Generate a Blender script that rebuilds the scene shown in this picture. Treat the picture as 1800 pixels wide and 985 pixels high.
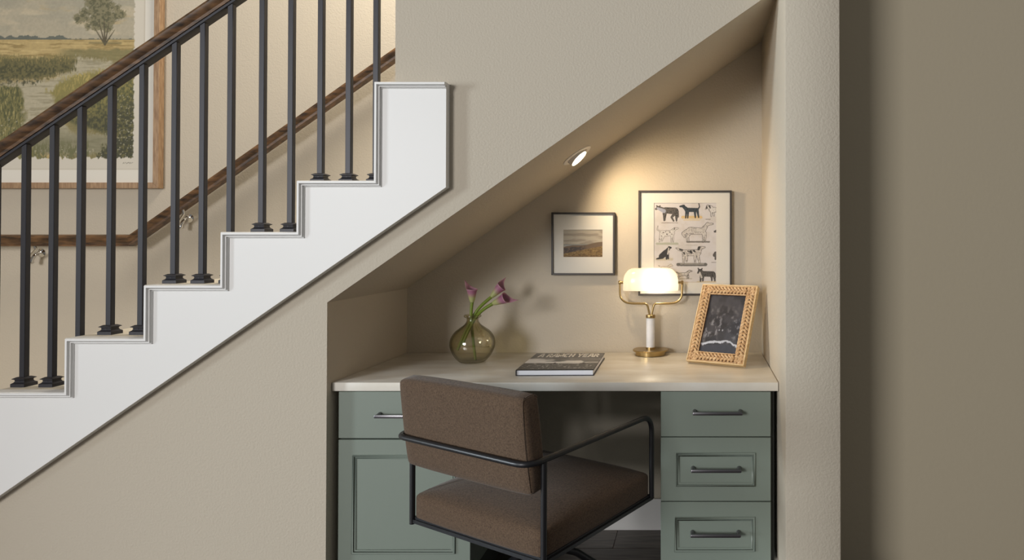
import bpy, bmesh, math, random
import numpy as np
from mathutils import Vector, Matrix

for o in list(bpy.data.objects):
    bpy.data.objects.remove(o)
scene = bpy.context.scene
C = scene.collection
random.seed(4)

# ------------------------------------------------------------------ camera
F_PX, TH = 1160.0, math.radians(0.6)
CAM = Vector((0.0, -2.3, 1.29))
VPX, VPY = 1225.0, 418.0
SX = (900 - VPX) / 1800.0
SY = (VPY - 492.5 - F_PX * math.tan(TH)) / 1800.0
cd = bpy.data.cameras.new('camera')
cd.sensor_width = 36.0
cd.lens = F_PX / 1800.0 * 36.0
cd.shift_x, cd.shift_y = SX, SY
cd.clip_start = 0.05
cam = bpy.data.objects.new('camera', cd)
C.objects.link(cam)
cam.location = CAM
cam.rotation_euler = (math.pi / 2 + TH, 0, 0)
scene.camera = cam


def ray(px, py):
    dx = (px - 900 + SX * 1800) / F_PX
    dy = -(py - 492.5 - SY * 1800) / F_PX
    c, s = math.cos(TH), math.sin(TH)
    return Vector((dx, c - dy * s, s + dy * c))


def at(px, py, Y):
    """world point seen at a measured pixel, on the wall plane y = Y"""
    d = ray(px, py)
    return CAM + d * ((Y - CAM.y) / d.y)


def atz(px, py, Z):
    d = ray(px, py)
    return CAM + d * ((Z - CAM.z) / d.z)


# ------------------------------------------------------------------ world, big lights, exposure
w = bpy.data.worlds.new('world')
scene.world = w
w.use_nodes = True
bg = w.node_tree.nodes['Background']
bg.inputs[0].default_value = (1.0, 0.985, 0.96, 1)
bg.inputs[1].default_value = 0.20


def area(name, loc, target, sx, sy, energy, col):
    l = bpy.data.lights.new(name, 'AREA')
    l.shape = 'RECTANGLE'
    l.size, l.size_y = sx, sy
    l.energy = energy
    l.color = col
    o = bpy.data.objects.new(name, l)
    C.objects.link(o)
    o.location = loc
    o.rotation_euler = (Vector(target) - Vector(loc)).to_track_quat('-Z', 'Y').to_euler()
    return o


area('window_daylight', (-4.6, -8.0, 2.3), (-0.5, 0.2, 1.1), 2.2, 2.4, 410, (1.0, 0.98, 0.965))
area('side_window_daylight', (-9.0, -3.4, 1.6), (0.29, 0.1, 1.2), 2.2, 2.2, 680, (0.84, 0.94, 1.0))
area('upstairs_ceiling_lamp', (-1.0, 0.45, 3.7), (-1.7, 1.0, 1.8), 0.8, 0.6, 58, (1.0, 0.92, 0.78))

vs = scene.view_settings
vs.view_transform = 'Standard'
vs.look = 'None'
vs.exposure = 0.0
vs.gamma = 1.0
vs.use_curve_mapping = False


# ------------------------------------------------------------------ materials
def lin(r, g, b):
    def f(c):
        c /= 255.0
        return c / 12.92 if c <= 0.04045 else ((c + 0.055) / 1.055) ** 2.4
    return (f(r), f(g), f(b), 1.0)


MATS = {}


def mat(name, col, rough=0.6, metal=0.0, bump=None, vary=None, coat=0.0, spec=0.5):
    """bump = (noise scale, strength, distance); vary = (scale, dark colour, stretch)"""
    m = bpy.data.materials.new(name)
    m.use_nodes = True
    nt = m.node_tree
    p = nt.nodes['Principled BSDF']
    p.inputs['Base Color'].default_value = col
    p.inputs['Roughness'].default_value = rough
    p.inputs['Metallic'].default_value = metal
    p.inputs['Coat Weight'].default_value = coat
    p.inputs['Specular IOR Level'].default_value = spec
    tc = nt.nodes.new('ShaderNodeTexCoord')
    if vary:
        mp = nt.nodes.new('ShaderNodeMapping')
        mp.inputs['Scale'].default_value = vary[2]
        nz = nt.nodes.new('ShaderNodeTexNoise')
        nz.inputs['Scale'].default_value = vary[0]
        nz.inputs['Detail'].default_value = 6
        rp = nt.nodes.new('ShaderNodeValToRGB')
        rp.color_ramp.elements[0].position = 0.33
        rp.color_ramp.elements[1].position = 0.67
        rp.color_ramp.elements[0].color = vary[1]
        rp.color_ramp.elements[1].color = col
        nt.links.new(tc.outputs['Object'], mp.inputs[0])
        nt.links.new(mp.outputs[0], nz.inputs['Vector'])
        nt.links.new(nz.outputs[0], rp.inputs[0])
        nt.links.new(rp.outputs[0], p.inputs['Base Color'])
    if bump:
        nz = nt.nodes.new('ShaderNodeTexNoise')
        nz.inputs['Scale'].default_value = bump[0]
        nz.inputs['Detail'].default_value = 3
        bp = nt.nodes.new('ShaderNodeBump')
        bp.inputs['Strength'].default_value = bump[1]
        bp.inputs['Distance'].default_value = bump[2]
        nt.links.new(tc.outputs['Object'], nz.inputs['Vector'])
        nt.links.new(nz.outputs[0], bp.inputs['Height'])
        nt.links.new(bp.outputs[0], p.inputs['Normal'])
    MATS[name] = m
    return m


WALLC = lin(192, 182, 165)
mat('wall_paint', WALLC, 0.75, bump=(130, 0.35, 0.004))
mat('taupe_paint', lin(184, 173, 150), 0.75, bump=(60, 0.25, 0.003))
mat('white_paint', lin(232, 231, 229), 0.45, bump=(40, 0.15, 0.002))
mat('tread_paint', lin(214, 205, 188), 0.6, bump=(40, 0.15, 0.002))
mat('black_iron', lin(42, 42, 48), 0.45, metal=0.25, bump=(60, 0.08, 0.002))
mat('rail_wood', lin(120, 87, 56), 0.38, vary=(9, lin(46, 32, 21), (1.5, 6, 6)), coat=0.1)
mat('oak', lin(172, 142, 110), 0.5, vary=(20, lin(138, 108, 80), (6, 6, 1)))
mat('quartz', lin(232, 228, 219), 0.26, vary=(5, lin(216, 208, 194), (1, 2.5, 1)))
mat('green_paint', lin(126, 136, 126), 0.45, bump=(50, 0.06, 0.002))
mat('dark_recess', lin(52, 54, 50), 0.7)
mat('gunmetal', lin(118, 116, 120), 0.28, metal=0.9)
mat('chrome', lin(215, 213, 210), 0.12, metal=1.0)
mat('brass', lin(176, 152, 106), 0.3, metal=1.0)
mat('marble', lin(236, 236, 238), 0.25, vary=(14, lin(216, 218, 222), (1, 1, 1)))
mat('black_steel', lin(30, 30, 33), 0.38, metal=0.2)
mat('black_frame', lin(58, 54, 52), 0.45)
mat('mat_board', lin(236, 232, 222), 0.85)
mat('page_white', lin(238, 239, 246), 0.8)
mat('page_cream', lin(224, 206, 176), 0.8)
mat('book_black', lin(34, 34, 36), 0.4)
mat('floor_wood', lin(98, 90, 84), 0.4, vary=(6, lin(62, 56, 52), (1, 9, 1)))
mat('floor_wood_light', lin(110, 101, 93), 0.4, vary=(6, lin(70, 63, 58), (1, 9, 1)))
mat('subfloor', lin(40, 36, 33), 0.8)
mat('rattan', lin(214, 182, 140), 0.55, vary=(60, lin(184, 144, 100), (1, 1, 1)))
mat('dark_cane', lin(104, 68, 36), 0.7)
mat('pale_wood', lin(222, 196, 152), 0.5, vary=(30, lin(204, 172, 124), (1, 1, 4)))
mat('rubber', lin(30, 30, 32), 0.6)
mat('stem_green', lin(112, 132, 44), 0.45)
mat('spadix_yellow', lin(200, 160, 60), 0.6)
mat('light_trim', lin(240, 232, 222), 0.4)
mat('letter_white', lin(236, 230, 222), 0.7)


def fabric(name, col, dark):
    m = mat(name, col, 0.95, spec=0.15)
    nt = m.node_tree
    p = nt.nodes['Principled BSDF']
    tc = nt.nodes['Texture Coordinate']
    mixn = None
    outs = []
    for st in ((700, 700, 130), (160, 160, 800)):
        mp = nt.nodes.new('ShaderNodeMapping')
        mp.inputs['Scale'].default_value = st
        nz = nt.nodes.new('ShaderNodeTexNoise')
        nz.inputs['Scale'].default_value = 1.0
        nz.inputs['Detail'].default_value = 2
        nt.links.new(tc.outputs['Object'], mp.inputs[0])
        nt.links.new(mp.outputs[0], nz.inputs['Vector'])
        outs.append(nz.outputs[0])
    ad = nt.nodes.new('ShaderNodeMath')
    ad.operation = 'ADD'
    nt.links.new(outs[0], ad.inputs[0])
    nt.links.new(outs[1], ad.inputs[1])
    rp = nt.nodes.new('ShaderNodeValToRGB')
    rp.color_ramp.elements[0].position = 0.35
    rp.color_ramp.elements[1].position = 0.65
    hv = nt.nodes.new('ShaderNodeMath')
    hv.operation = 'MULTIPLY'
    hv.inputs[1].default_value = 0.5
    nt.links.new(ad.outputs[0], hv.inputs[0])
    rp.color_ramp.elements[0].color = dark
    rp.color_ramp.elements[1].color = col
    nt.links.new(hv.outputs[0], rp.inputs[0])
    nt.links.new(rp.outputs[0], p.inputs['Base Color'])
    bp = nt.nodes.new('ShaderNodeBump')
    bp.inputs['Strength'].default_value = 0.4
    bp.inputs['Distance'].default_value = 0.001
    nt.links.new(hv.outputs[0], bp.inputs['Height'])
    nt.links.new(bp.outputs[0], p.inputs['Normal'])
    p.inputs['Sheen Weight'].default_value = 0.15
    return m


fabric('brown_linen', lin(102, 83, 66), lin(62, 48, 38))


def print_mat(name, rough=0.8):
    m = bpy.data.materials.new(name)
    m.use_nodes = True
    nt = m.node_tree
    p = nt.nodes['Principled BSDF']
    p.inputs['Roughness'].default_value = rough
    a = nt.nodes.new('ShaderNodeAttribute')
    a.attribute_name = 'Ink'
    nt.links.new(a.outputs['Color'], p.inputs['Base Color'])
    MATS[name] = m
    return m


print_mat('printed_ink', 0.8)
print_mat('glossy_ink', 0.35)
print_mat('petal_ink', 0.5)


def glass_sheet(name, tint, refl, rough):
    m = bpy.data.materials.new(name)
    m.use_nodes = True
    nt = m.node_tree
    nt.nodes.clear()
    out = nt.nodes.new('ShaderNodeOutputMaterial')
    tr = nt.nodes.new('ShaderNodeBsdfTransparent')
    tr.inputs[0].default_value = tint
    gl = nt.nodes.new('ShaderNodeBsdfGlossy')
    gl.inputs['Roughness'].default_value = rough
    mx = nt.nodes.new('ShaderNodeMixShader')
    mx.inputs[0].default_value = refl
    nt.links.new(tr.outputs[0], mx.inputs[1])
    nt.links.new(gl.outputs[0], mx.inputs[2])
    nt.links.new(mx.outputs[0], out.inputs[0])
    MATS[name] = m
    return m, nt, tr, mx


glass_sheet('picture_glass', (0.97, 0.97, 0.97, 1), 0.045, 0.02)
m, nt, tr, mx = glass_sheet('olive_glass', (0.93, 0.915, 0.85, 1), 0.08, 0.03)
lw = nt.nodes.new('ShaderNodeLayerWeight')
lw.inputs[0].default_value = 0.25
ml = nt.nodes.new('ShaderNodeMath')
ml.operation = 'MULTIPLY_ADD'
ml.inputs[1].default_value = 0.35
ml.inputs[2].default_value = 0.08
nt.links.new(lw.outputs['Facing'], ml.inputs[0])
nt.links.new(ml.outputs[0], mx.inputs[0])
rp = nt.nodes.new('ShaderNodeValToRGB')
rp.color_ramp.elements[0].position = 0.0
rp.color_ramp.elements[0].color = (0.915, 0.89, 0.80, 1)
rp.color_ramp.elements[1].position = 1.0
rp.color_ramp.elements[1].color = (0.30, 0.29, 0.20, 1)
em = rp.color_ramp.elements.new(0.55)
em.color = (0.86, 0.83, 0.69, 1)
lw2 = nt.nodes.new('ShaderNodeLayerWeight')
lw2.inputs[0].default_value = 0.5
nt.links.new(lw2.outputs['Facing'], rp.inputs[0])
nt.links.new(rp.outputs[0], tr.inputs[0])

m = bpy.data.materials.new('opal_glass')
m.use_nodes = True
nt = m.node_tree
nt.nodes.clear()
out = nt.nodes.new('ShaderNodeOutputMaterial')
tl = nt.nodes.new('ShaderNodeBsdfTranslucent')
tl.inputs[0].default_value = (0.95, 0.90, 0.80, 1)
df = nt.nodes.new('ShaderNodeBsdfPrincipled')
df.inputs['Base Color'].default_value = (0.9, 0.84, 0.72, 1)
df.inputs['Roughness'].default_value = 0.12
mx = nt.nodes.new('ShaderNodeMixShader')
mx.inputs[0].default_value = 0.45
nt.links.new(tl.outputs[0], mx.inputs[1])
nt.links.new(df.outputs[0], mx.inputs[2])
nt.links.new(mx.outputs[0], out.inputs[0])
MATS['opal_glass'] = m

m = bpy.data.materials.new('lit_lens')
m.use_nodes = True
p = m.node_tree.nodes['Principled BSDF']
p.inputs['Emission Color'].default_value = (1.0, 0.86, 0.62, 1)
p.inputs['Emission Strength'].default_value = 14
MATS['lit_lens'] = m
m = bpy.data.materials.new('lit_bulb')
m.use_nodes = True
p = m.node_tree.nodes['Principled BSDF']
p.inputs['Emission Color'].default_value = (1.0, 0.84, 0.58, 1)
p.inputs['Emission Strength'].default_value = 8
MATS['lit_bulb'] = m


# ------------------------------------------------------------------ mesh helpers
def place(o, parent):
    C.objects.link(o)
    if parent is not None:
        o.parent = parent
        if parent.type == 'EMPTY':
            o.matrix_parent_inverse = (Matrix.Translation(parent.location)).inverted()
    return o


def tag(o, label=None, cat=None, group=None, kind=None):
    if label: o['label'] = label
    if cat: o['category'] = cat
    if group: o['group'] = group
    if kind: o['kind'] = kind
    return o


def thing(name, loc, label, cat, group=None, kind=None):
    e = bpy.data.objects.new(name, None)
    e.empty_display_size = 0.05
    C.objects.link(e)
    e.location = loc
    tag(e, label, cat, group, kind)
    return e


class MB:
    def __init__(self):
        self.bm = bmesh.new()

    def faces(self, vs, fs):
        bv = [self.bm.verts.new(v) for v in vs]
        for f in fs:
            try:
                self.bm.faces.new([bv[i] for i in f])
            except ValueError:
                pass
        return bv

    def box(self, x0, x1, y0, y1, z0, z1, M=None):
        vs = [Vector((x, y, z)) for z in (z0, z1) for y in (y0, y1) for x in (x0, x1)]
        if M is not None:
            vs = [M @ v for v in vs]
        self.faces(vs, [(0, 2, 3, 1), (4, 5, 7, 6), (0, 1, 5, 4), (2, 6, 7, 3), (0, 4, 6, 2), (1, 3, 7, 5)])
        return self

    def prism(self, poly, y0, y1, M=None, tri=False):
        """poly in (x, z), extruded along y"""
        n = len(poly)
        vs = [Vector((x, y0, z)) for x, z in poly] + [Vector((x, y1, z)) for x, z in poly]
        if M is not None:
            vs = [M @ v for v in vs]
        bv = self.faces(vs, [(i, (i + 1) % n, n + (i + 1) % n, n + i) for i in range(n)])
        caps = [self.bm.faces.new(bv[:n]), self.bm.faces.new(list(reversed(bv[n:])))]
        if n > 4:
            for f in caps:
                f.normal_update()
            bmesh.ops.triangulate(self.bm, faces=caps)
        return self

    def tube(self, pts, r, n=10, closed=False, cap=True, square=False):
        pts = [Vector(p) for p in pts]
        rs = r if isinstance(r, (list, tuple)) else [r] * len(pts)
        k = len(pts)
        rings = []
        up = None
        for i in range(k):
            if closed:
                t = (pts[(i + 1) % k] - pts[i - 1]).normalized()
            else:
                t = (pts[min(i + 1, k - 1)] - pts[max(i - 1, 0)]).normalized()
            if up is None:
                up = Vector((0, 0, 1)) if abs(t.z) < 0.95 else Vector((0, 1, 0))
            a = t.cross(up)
            if a.length < 1e-5:
                a = t.orthogonal()
            a.normalize()
            b = a.cross(t).normalized()
            up = b
            ring = []
            for j in range(n):
                th = 2 * math.pi * (j + (0.5 if square else 0)) / n
                ring.append(self.bm.verts.new(pts[i] + (a * math.cos(th) + b * math.sin(th)) * rs[i]))
            rings.append(ring)
        for i in range(k if closed else k - 1):
            A, B = rings[i], rings[(i + 1) % k]
            for j in range(n):
                self.bm.faces.new((A[j], A[(j + 1) % n], B[(j + 1) % n], B[j]))
        if cap and not closed:
            self.bm.faces.new(list(reversed(rings[0])))
            self.bm.faces.new(rings[-1])
        return self

    def lathe(self, prof, c, n=32, M=None, closed=False):
        """prof = [(radius, height)...] about a vertical axis at c"""
        c = Vector(c)
        rings = []
        for r, h in prof:
            ring = []
            if r < 1e-6:
                v = Vector((0, 0, h))
                v = (M @ v if M is not None else v) + c
                ring = [self.bm.verts.new(v)]
            else:
                for j in range(n):
                    a = 2 * math.pi * j / n
                    v = Vector((r * math.cos(a), r * math.sin(a), h))
                    v = (M @ v if M is not None else v) + c
                    ring.append(self.bm.verts.new(v))
            rings.append(ring)
        pairs = list(zip(rings[:-1], rings[1:]))
        if closed:
            pairs.append((rings[-1], rings[0]))
        for A, B in pairs:
            for j in range(n):
                a0, a1 = A[j % len(A)], A[(j + 1) % len(A)]
                b0, b1 = B[j % len(B)], B[(j + 1) % len(B)]
                fs = []
                for v in (a0, a1, b1, b0):
                    if v not in fs:
                        fs.append(v)
                if len(fs) > 2:
                    self.bm.faces.new(fs)
        return self

    def rbox(self, half, r, M, n=10, bulge=None):
        """rounded cushion box about the origin, mapped by M; bulge(x,y,z)->offset"""
        hx, hy, hz = half
        t = bmesh.new()
        bmesh.ops.create_cube(t, size=2)
        bmesh.ops.subdivide_edges(t, edges=t.edges[:], cuts=n, use_grid_fill=True)
        h = Vector(half)
        vmap = {}
        for v in t.verts:
            p = v.co.copy()
            # denser sampling near the edges
            p = Vector([math.copysign(1 - (1 - abs(c)) ** 1.5, c) for c in p])
            q = Vector((p.x * hx, p.y * hy, p.z * hz))
            inner = Vector([max(-(h[i] - r), min(h[i] - r, q[i])) for i in range(3)])
            d = q - inner
            if d.length > 1e-9:
                q = inner + d.normalized() * r
            if bulge:
                q = q + Vector(bulge(q.x / hx, q.y / hy, q.z / hz))
            vmap[v] = self.bm.verts.new(M @ q)
        for f in t.faces:
            self.bm.faces.new([vmap[v] for v in f.verts])
        t.free()
        return self

    def build(self, name, m, parent=None, bevel=0, seg=2, smooth=False, angle=40):
        bm = self.bm
        bmesh.ops.remove_doubles(bm, verts=bm.verts[:], dist=1e-6)
        bmesh.ops.recalc_face_normals(bm, faces=bm.faces[:])
        if bevel:
            es = [e for e in bm.edges if len(e.link_faces) == 2 and e.calc_face_angle(0) > math.radians(30)]
            bmesh.ops.bevel(bm, geom=es, offset=bevel, segments=seg, affect='EDGES', profile=0.5, clamp_overlap=True)
        me = bpy.data.meshes.new(name)
        bm.to_mesh(me)
        bm.free()
        me.materials.append(MATS[m])
        if smooth or bevel:
            me.polygons.foreach_set('use_smooth', [True] * len(me.polygons))
            me.set_sharp_from_angle(angle=math.radians(angle))
        o = bpy.data.objects.new(name, me)
        return place(o, parent)


def struct(name, mb, m, parent=None, **k):
    o = mb.build(name, m, parent, **k)
    o['kind'] = 'structure'
    return o


def share(name, me, parent, loc, rot=(0, 0, 0)):
    o = bpy.data.objects.new(name, me)
    o.location = loc
    o.rotation_euler = rot
    return place(o, parent)


def arc(c, u, v, r, a0, a1, n):
    return [Vector(c) + Vector(u) * (r * math.cos(a0 + (a1 - a0) * i / n)) + Vector(v) * (r * math.sin(a0 + (a1 - a0) * i / n)) for i in range(n + 1)]


def bend(pts, r, n=6):
    """round the corners of a polyline"""
    pts = [Vector(p) for p in pts]
    out = [pts[0]]
    for i in range(1, len(pts) - 1):
        a = (pts[i - 1] - pts[i]).normalized()
        b = (pts[i + 1] - pts[i]).normalized()
        rr = r[i] if isinstance(r, (list, tuple)) else r
        ang = a.angle(b)
        d = min(rr / math.tan(ang / 2), (pts[i - 1] - pts[i]).length * 0.49, (pts[i + 1] - pts[i]).length * 0.49)
        p0, p1 = pts[i] + a * d, pts[i] + b * d
        for k in range(n + 1):
            t = k / n
            out.append(p0 * (1 - t) ** 2 + pts[i] * 2 * t * (1 - t) + p1 * t * t)
    out.append(pts[-1])
    return out


def smooth_path(pts, k=6):
    pts = [Vector(p) for p in pts]
    P = [pts[0] * 2 - pts[1]] + pts + [pts[-1] * 2 - pts[-2]]
    out = []
    for i in range(1, len(P) - 2):
        for j in range(k):
            t = j / k
            a, b, c, d = P[i - 1], P[i], P[i + 1], P[i + 2]
            out.append(0.5 * ((2 * b) + (c - a) * t + (2 * a - 5 * b + 4 * c - d) * t * t + (3 * b - a - 3 * c + d) * t ** 3))
    out.append(pts[-1])
    return out


# ------------------------------------------------------------------ the setting
XL, XR = -1.287, 0.289            # niche side walls
YB = 0.634                        # niche back wall
YS = 1.08                         # far wall of the stairwell
SK = -0.032                       # front of the white skirt board
SLOPE = 0.70
SOF = 1.965                       # soffit: z = SOF + SLOPE * x
def sofz(x): return SOF + SLOPE * x

pz = [at(120, y, SK).z for y in (688.6, 594, 501, 408, 318)]
risex = [at(120, 640, SK).x, at(258, 550, SK).x, at(392, 455, SK).x, at(525, 365, SK).x, at(660, 300, SK).x]
TOPZ = at(720, 145, SK).z
ENDX = at(784, 240, SK).x
run, rise = 0.265, pz[1] - pz[0]
steps = [(-3.4, pz[0] - 2 * rise), (risex[0] - 2 * run, pz[0] - 2 * rise), (risex[0] - 2 * run, pz[0] - rise),
         (risex[0] - run, pz[0] - rise), (risex[0] - run, pz[0])]
for i in range(4):
    steps += [(risex[i], pz[i]), (risex[i], pz[i + 1])]
steps += [(risex[4], pz[4]), (risex[4], TOPZ), (ENDX, TOPZ)]

EDGE = at(695, 70, 0).x           # where the upper wall ends at the stair opening
# wall facing the room: below the stairs, above the niche
prof = []
for x, z in steps[:-1]:
    prof.append((x + 0.004, z - 0.03))
prof[0] = (-3.4, prof[0][1])
poly = [(-3.4, 0), (XL, 0), (XL, sofz(XL)), (XR, sofz(XR)), (XR, 3.3), (EDGE, 3.3), (EDGE, TOPZ - 0.002), (risex[4] + 0.004, TOPZ - 0.002)]
poly += list(reversed(prof[:-1]))
struct('wall_front', MB().prism(poly, 0, 0.10), 'wall_paint')
struct('wall_niche_back', MB().prism([(XL - 0.1, 0), (XR, 0), (XR, sofz(XR) + 0.05), (XL - 0.1, sofz(XL - 0.1) + 0.05)], YB, YB + 0.1), 'wall_paint')
struct('wall_niche_left', MB().box(XL - 0.1, XL, 0.10, YB, 0, 1.2), 'wall_paint')
struct('ceiling', MB().prism([(XL - 0.1, sofz(XL - 0.1)), (XR, sofz(XR)), (XR, sofz(XR) + 0.06), (XL - 0.1, sofz(XL - 0.1) + 0.06)], 0.10, YB), 'wall_paint')
COLF = -0.144
COLX = at(1477, 500, COLF).x
struct('wall_niche_right', MB().box(XR, COLX, COLF, YB + 0.1, 0, 3.3), 'wall_paint', bevel=0.003)
struct('wall_right', MB().box(COLX, 3.2, 0.28, 0.38, 0, 3.3), 'taupe_paint')
struct('wall_stairs', MB().box(-4.6, 0.4, YS, YS + 0.1, 0, 4.6), 'wall_paint')
struct('wall_left_light_block', MB().box(-4.7, -4.6, -1.55, YS + 0.1, 0, 4.6), 'wall_paint')  # unseen end wall, run forward to block side daylight from the stair side
struct('baseboard_back', MB().box(XL, XR, YB - 0.014, YB, 0.0, 0.137), 'white_paint', bevel=0.003)
struct('baseboard_right', MB().box(XR - 0.012, XR, COLF, YB - 0.014, 0, 0.137).box(XR - 0.012, COLX + 0.012, COLF - 0.012, COLF, 0, 0.137), 'white_paint')
struct('baseboard_left', MB().box(-3.4, XL, -0.013, 0, 0, 0.137), 'white_paint', bevel=0.003)

# floor of dark boards
fl = struct('floor', MB().box(-4.6, 3.2, -5.5, 1.1, -0.06, -0.012), 'subfloor')
pm = MB().box(-0.61, 0.61, -0.0905, 0.0905, -0.012, 0.0)
plank0 = pm.build('plank', 'floor_wood', fl, bevel=0.002, seg=1)
pme = [plank0.data, plank0.data.copy()]
pme[1].materials[0] = MATS['floor_wood_light']
first = True
row = 0
y = 0.634 - 0.0905
while y > -2.6:
    off = [0, 0.47, 0.83, 0.21, 0.66][row % 5]
    x = -3.4 + off
    while x < 2.4:
        if first:
            plank0.location = (x, y, 0)
            first = False
        else:
            share('plank', pme[random.random() < 0.4], fl, (x, y, 0))
        x += 1.2205
    y -= 0.1825
    row += 1

# ------------------------------------------------------------------ staircase
st = thing('staircase', (-2.2, 0.0, 0.0), 'white painted staircase with stepped skirt board rising to the right', 'staircase')
a0, a1 = at(0, 871.5, SK), at(784, 329.5, SK)
bs = (a1.z - a0.z) / (a1.x - a0.x)
skp = list(steps)
skp[0] = (-3.4, steps[0][1])
xlow = a0.x + (0.14 - a0.z) / bs
skp = skp + [(ENDX, a1.z), (xlow, 0.14), (-3.4, 0.14)]
MB().prism(skp, SK, 0).build('skirt_board', 'white_paint', st)
# moulding following the steps, one mitred length for each edge
bands = [(0.0, 0.0115, -0.016), (0.0125, 0.0175, -0.0095), (0.019, 0.0215, -0.005)]
for i in range(len(steps) - 1):
    (xa, za), (xb, zb) = steps[i], steps[i + 1]
    mb = MB()
    for d0, d1, pr in bands:
        q = []
        for (x, z), d in (((xa, za), d0), ((xb, zb), d0), ((xb, zb), d1), ((xa, za), d1)):
            ox = 0 if x == ENDX else d
            q.append((x + ox, z - d))
        f0 = pr * 0.55
        # chamfered bar: back outline full, front outline slightly inset
        cx = sum(p[0] for p in q) / 4
        cz = sum(p[1] for p in q) / 4
        horiz = abs(za - zb) < 1e-6
        ins = 0.0025 if pr < -0.012 else 0.0012
        fr = []
        for k, (x, z) in enumerate(q):
            s = ins if k < 2 else -ins
            fr.append((x + (0 if x == ENDX else s), z - s))
        vs = [(x, SK + 0.001, z) for x, z in q] + [(x, SK + f0, z) for x, z in q] + [(x, SK + pr, z) for x, z in fr]
        fs = [(8, 9, 10, 11)]
        for k in range(4):
            fs += [(k, (k + 1) % 4, 4 + (k + 1) % 4, 4 + k), (4 + k, 4 + (k + 1) % 4, 8 + (k + 1) % 4, 8 + k)]
        mb.faces(vs, fs)
    mb.build('skirt_moulding', 'white_paint', st)
# treads and risers
tr_x = [(-3.4, steps[1][0], steps[1][1])]
xs = [risex[0] - 2 * run, risex[0] - run] + risex
zs = [pz[0] - rise] + pz
for i in range(6):
    x0, x1, z = xs[i], xs[i + 1], zs[i]
    MB().box(x0, x1 + 0.02, 0.0, YS - 0.001, z - 0.03, z).build('tread', 'tread_paint', st)
    MB().box(x0 + 0.006, x0 + 0.022, 0.10, YS, z - rise - 0.0, z - 0.03).build('riser', 'white_paint', st)
MB().box(-4.6, xs[0] + 0.02, 0.0, YS - 0.001, steps[0][1] - 0.03, steps[0][1]).build('landing', 'tread_paint', st)
MB().box(risex[4] + 0.006, risex[4] + 0.022, 0.10, YS, pz[4], pz[4] + rise).build('riser', 'white_paint', st)
# ------------------------------------------------------------------ iron railing with wooden handrail
YBAL = 0.055
rl = thing('stair_railing', (-2.4, YBAL, pz[0]), 'black iron stair railing with square balusters and stained wood handrail', 'railing')
b0, b1 = at(3.6, 294.5, YBAL + 0.0225), at(436, 0, YBAL + 0.0225)
rs = (b1.z - b0.z) / (b1.x - b0.x)
def railz(x): return b0.z + rs * (x - b0.x)
bal_px = [(37.8, 640), (87, 640), (136, 588), (189.5, 560), (245, 560), (303, 470), (352.3, 470), (401.6, 408), (457.5, 380), (508.4, 380), (561.3, 290), (611, 290), (659, 290)]
balx = [at(px, py, YBAL - 0.01).x for px, py in bal_px]
balx = [balx[0] - 0.322, balx[0] - 0.213, balx[0] - 0.107] + balx
shoe_me = None
allz = [(xs[i], xs[i + 1], zs[i]) for i in range(6)]
for x in balx:
    z = steps[0][1]
    for x0, x1, tz in allz:
        if x0 <= x:
            z = tz
    h = 0.0095
    b = MB()
    zt = railz(x) + 0.004
    b.box(x - h, x + h, YBAL - h, YBAL + h, z, zt)
    bo = b.build('baluster', 'black_iron', rl, bevel=0.0012, seg=1)
    if shoe_me is None:
        s = MB()
        lv = [(0.0245, 0), (0.0245, 0.011), (0.0185, 0.0155), (0.0165, 0.020), (0.0175, 0.0245), (0.0225, 0.027), (0.0225, 0.0285), (0.0135, 0.0335), (0.011, 0.0335)]
        vs, fs = [], []
        for hw, hz in lv:
            vs += [(-hw, -hw, hz), (hw, -hw, hz), (hw, hw, hz), (-hw, hw, hz)]
        for k in range(len(lv) - 1):
            for j in range(4):
                fs.append((4 * k + j, 4 * k + (j + 1) % 4, 4 * k + 4 + (j + 1) % 4, 4 * k + 4 + j))
        fs += [(3, 2, 1, 0)]
        n = 4 * (len(lv) - 1)
        fs += [(n, n + 1, n + 2, n + 3)]
        s.faces(vs, fs)
        s.lathe([(0, -0.0012), (0.0018, -0.0012), (0.0018, 0.001), (0, 0.001)], (0, -0.0168, 0.020), 8, Matrix.Rotation(math.pi / 2, 4, 'X').to_3x3().to_4x4())
        so = s.build('baluster_shoe', 'black_iron', None)
        C.objects.unlink(so)
        shoe_me = so.data
        bpy.data.objects.remove(so)
    share('baluster_shoe', shoe_me, bo, (x, YBAL, z))
xa, xb = -3.1, EDGE + 0.0
def rail_prism(prof, zf, xa, xb):
    vs, n = [], len(prof)
    for x in (xa, xb):
        for yy, dz in prof:
            vs.append((x, yy, zf(x) + dz))
    mb = MB()
    mb.faces(vs, [(k, (k + 1) % n, n + (k + 1) % n, n + k) for k in range(n)] + [tuple(range(n)), tuple(reversed(range(n, 2 * n)))])
    return mb
hb = 0.0165
rail_prism([(YBAL - 0.0125, 0), (YBAL + 0.0225, 0), (YBAL + 0.0225, 0.012), (YBAL - 0.0125, 0.012)], railz, xa, xb).build('iron_bar', 'black_iron', rl, bevel=0.001, seg=1)
RP = [(-0.022, 0), (0.022, 0), (0.022, 0.008), (0.018, 0.012), (0.018, 0.018), (0.027, 0.034), (0.030, 0.046), (0.026, 0.058), (0.012, 0.066), (-0.012, 0.066), (-0.026, 0.058), (-0.030, 0.046), (-0.027, 0.034), (-0.018, 0.018), (-0.018, 0.012), (-0.022, 0.008)]
rail_prism([(YBAL + 0.006 + a, b * 0.9 + 0.012) for a, b in RP], railz, xa, xb).build('handrail', 'rail_wood', rl, smooth=True, angle=28)

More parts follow.
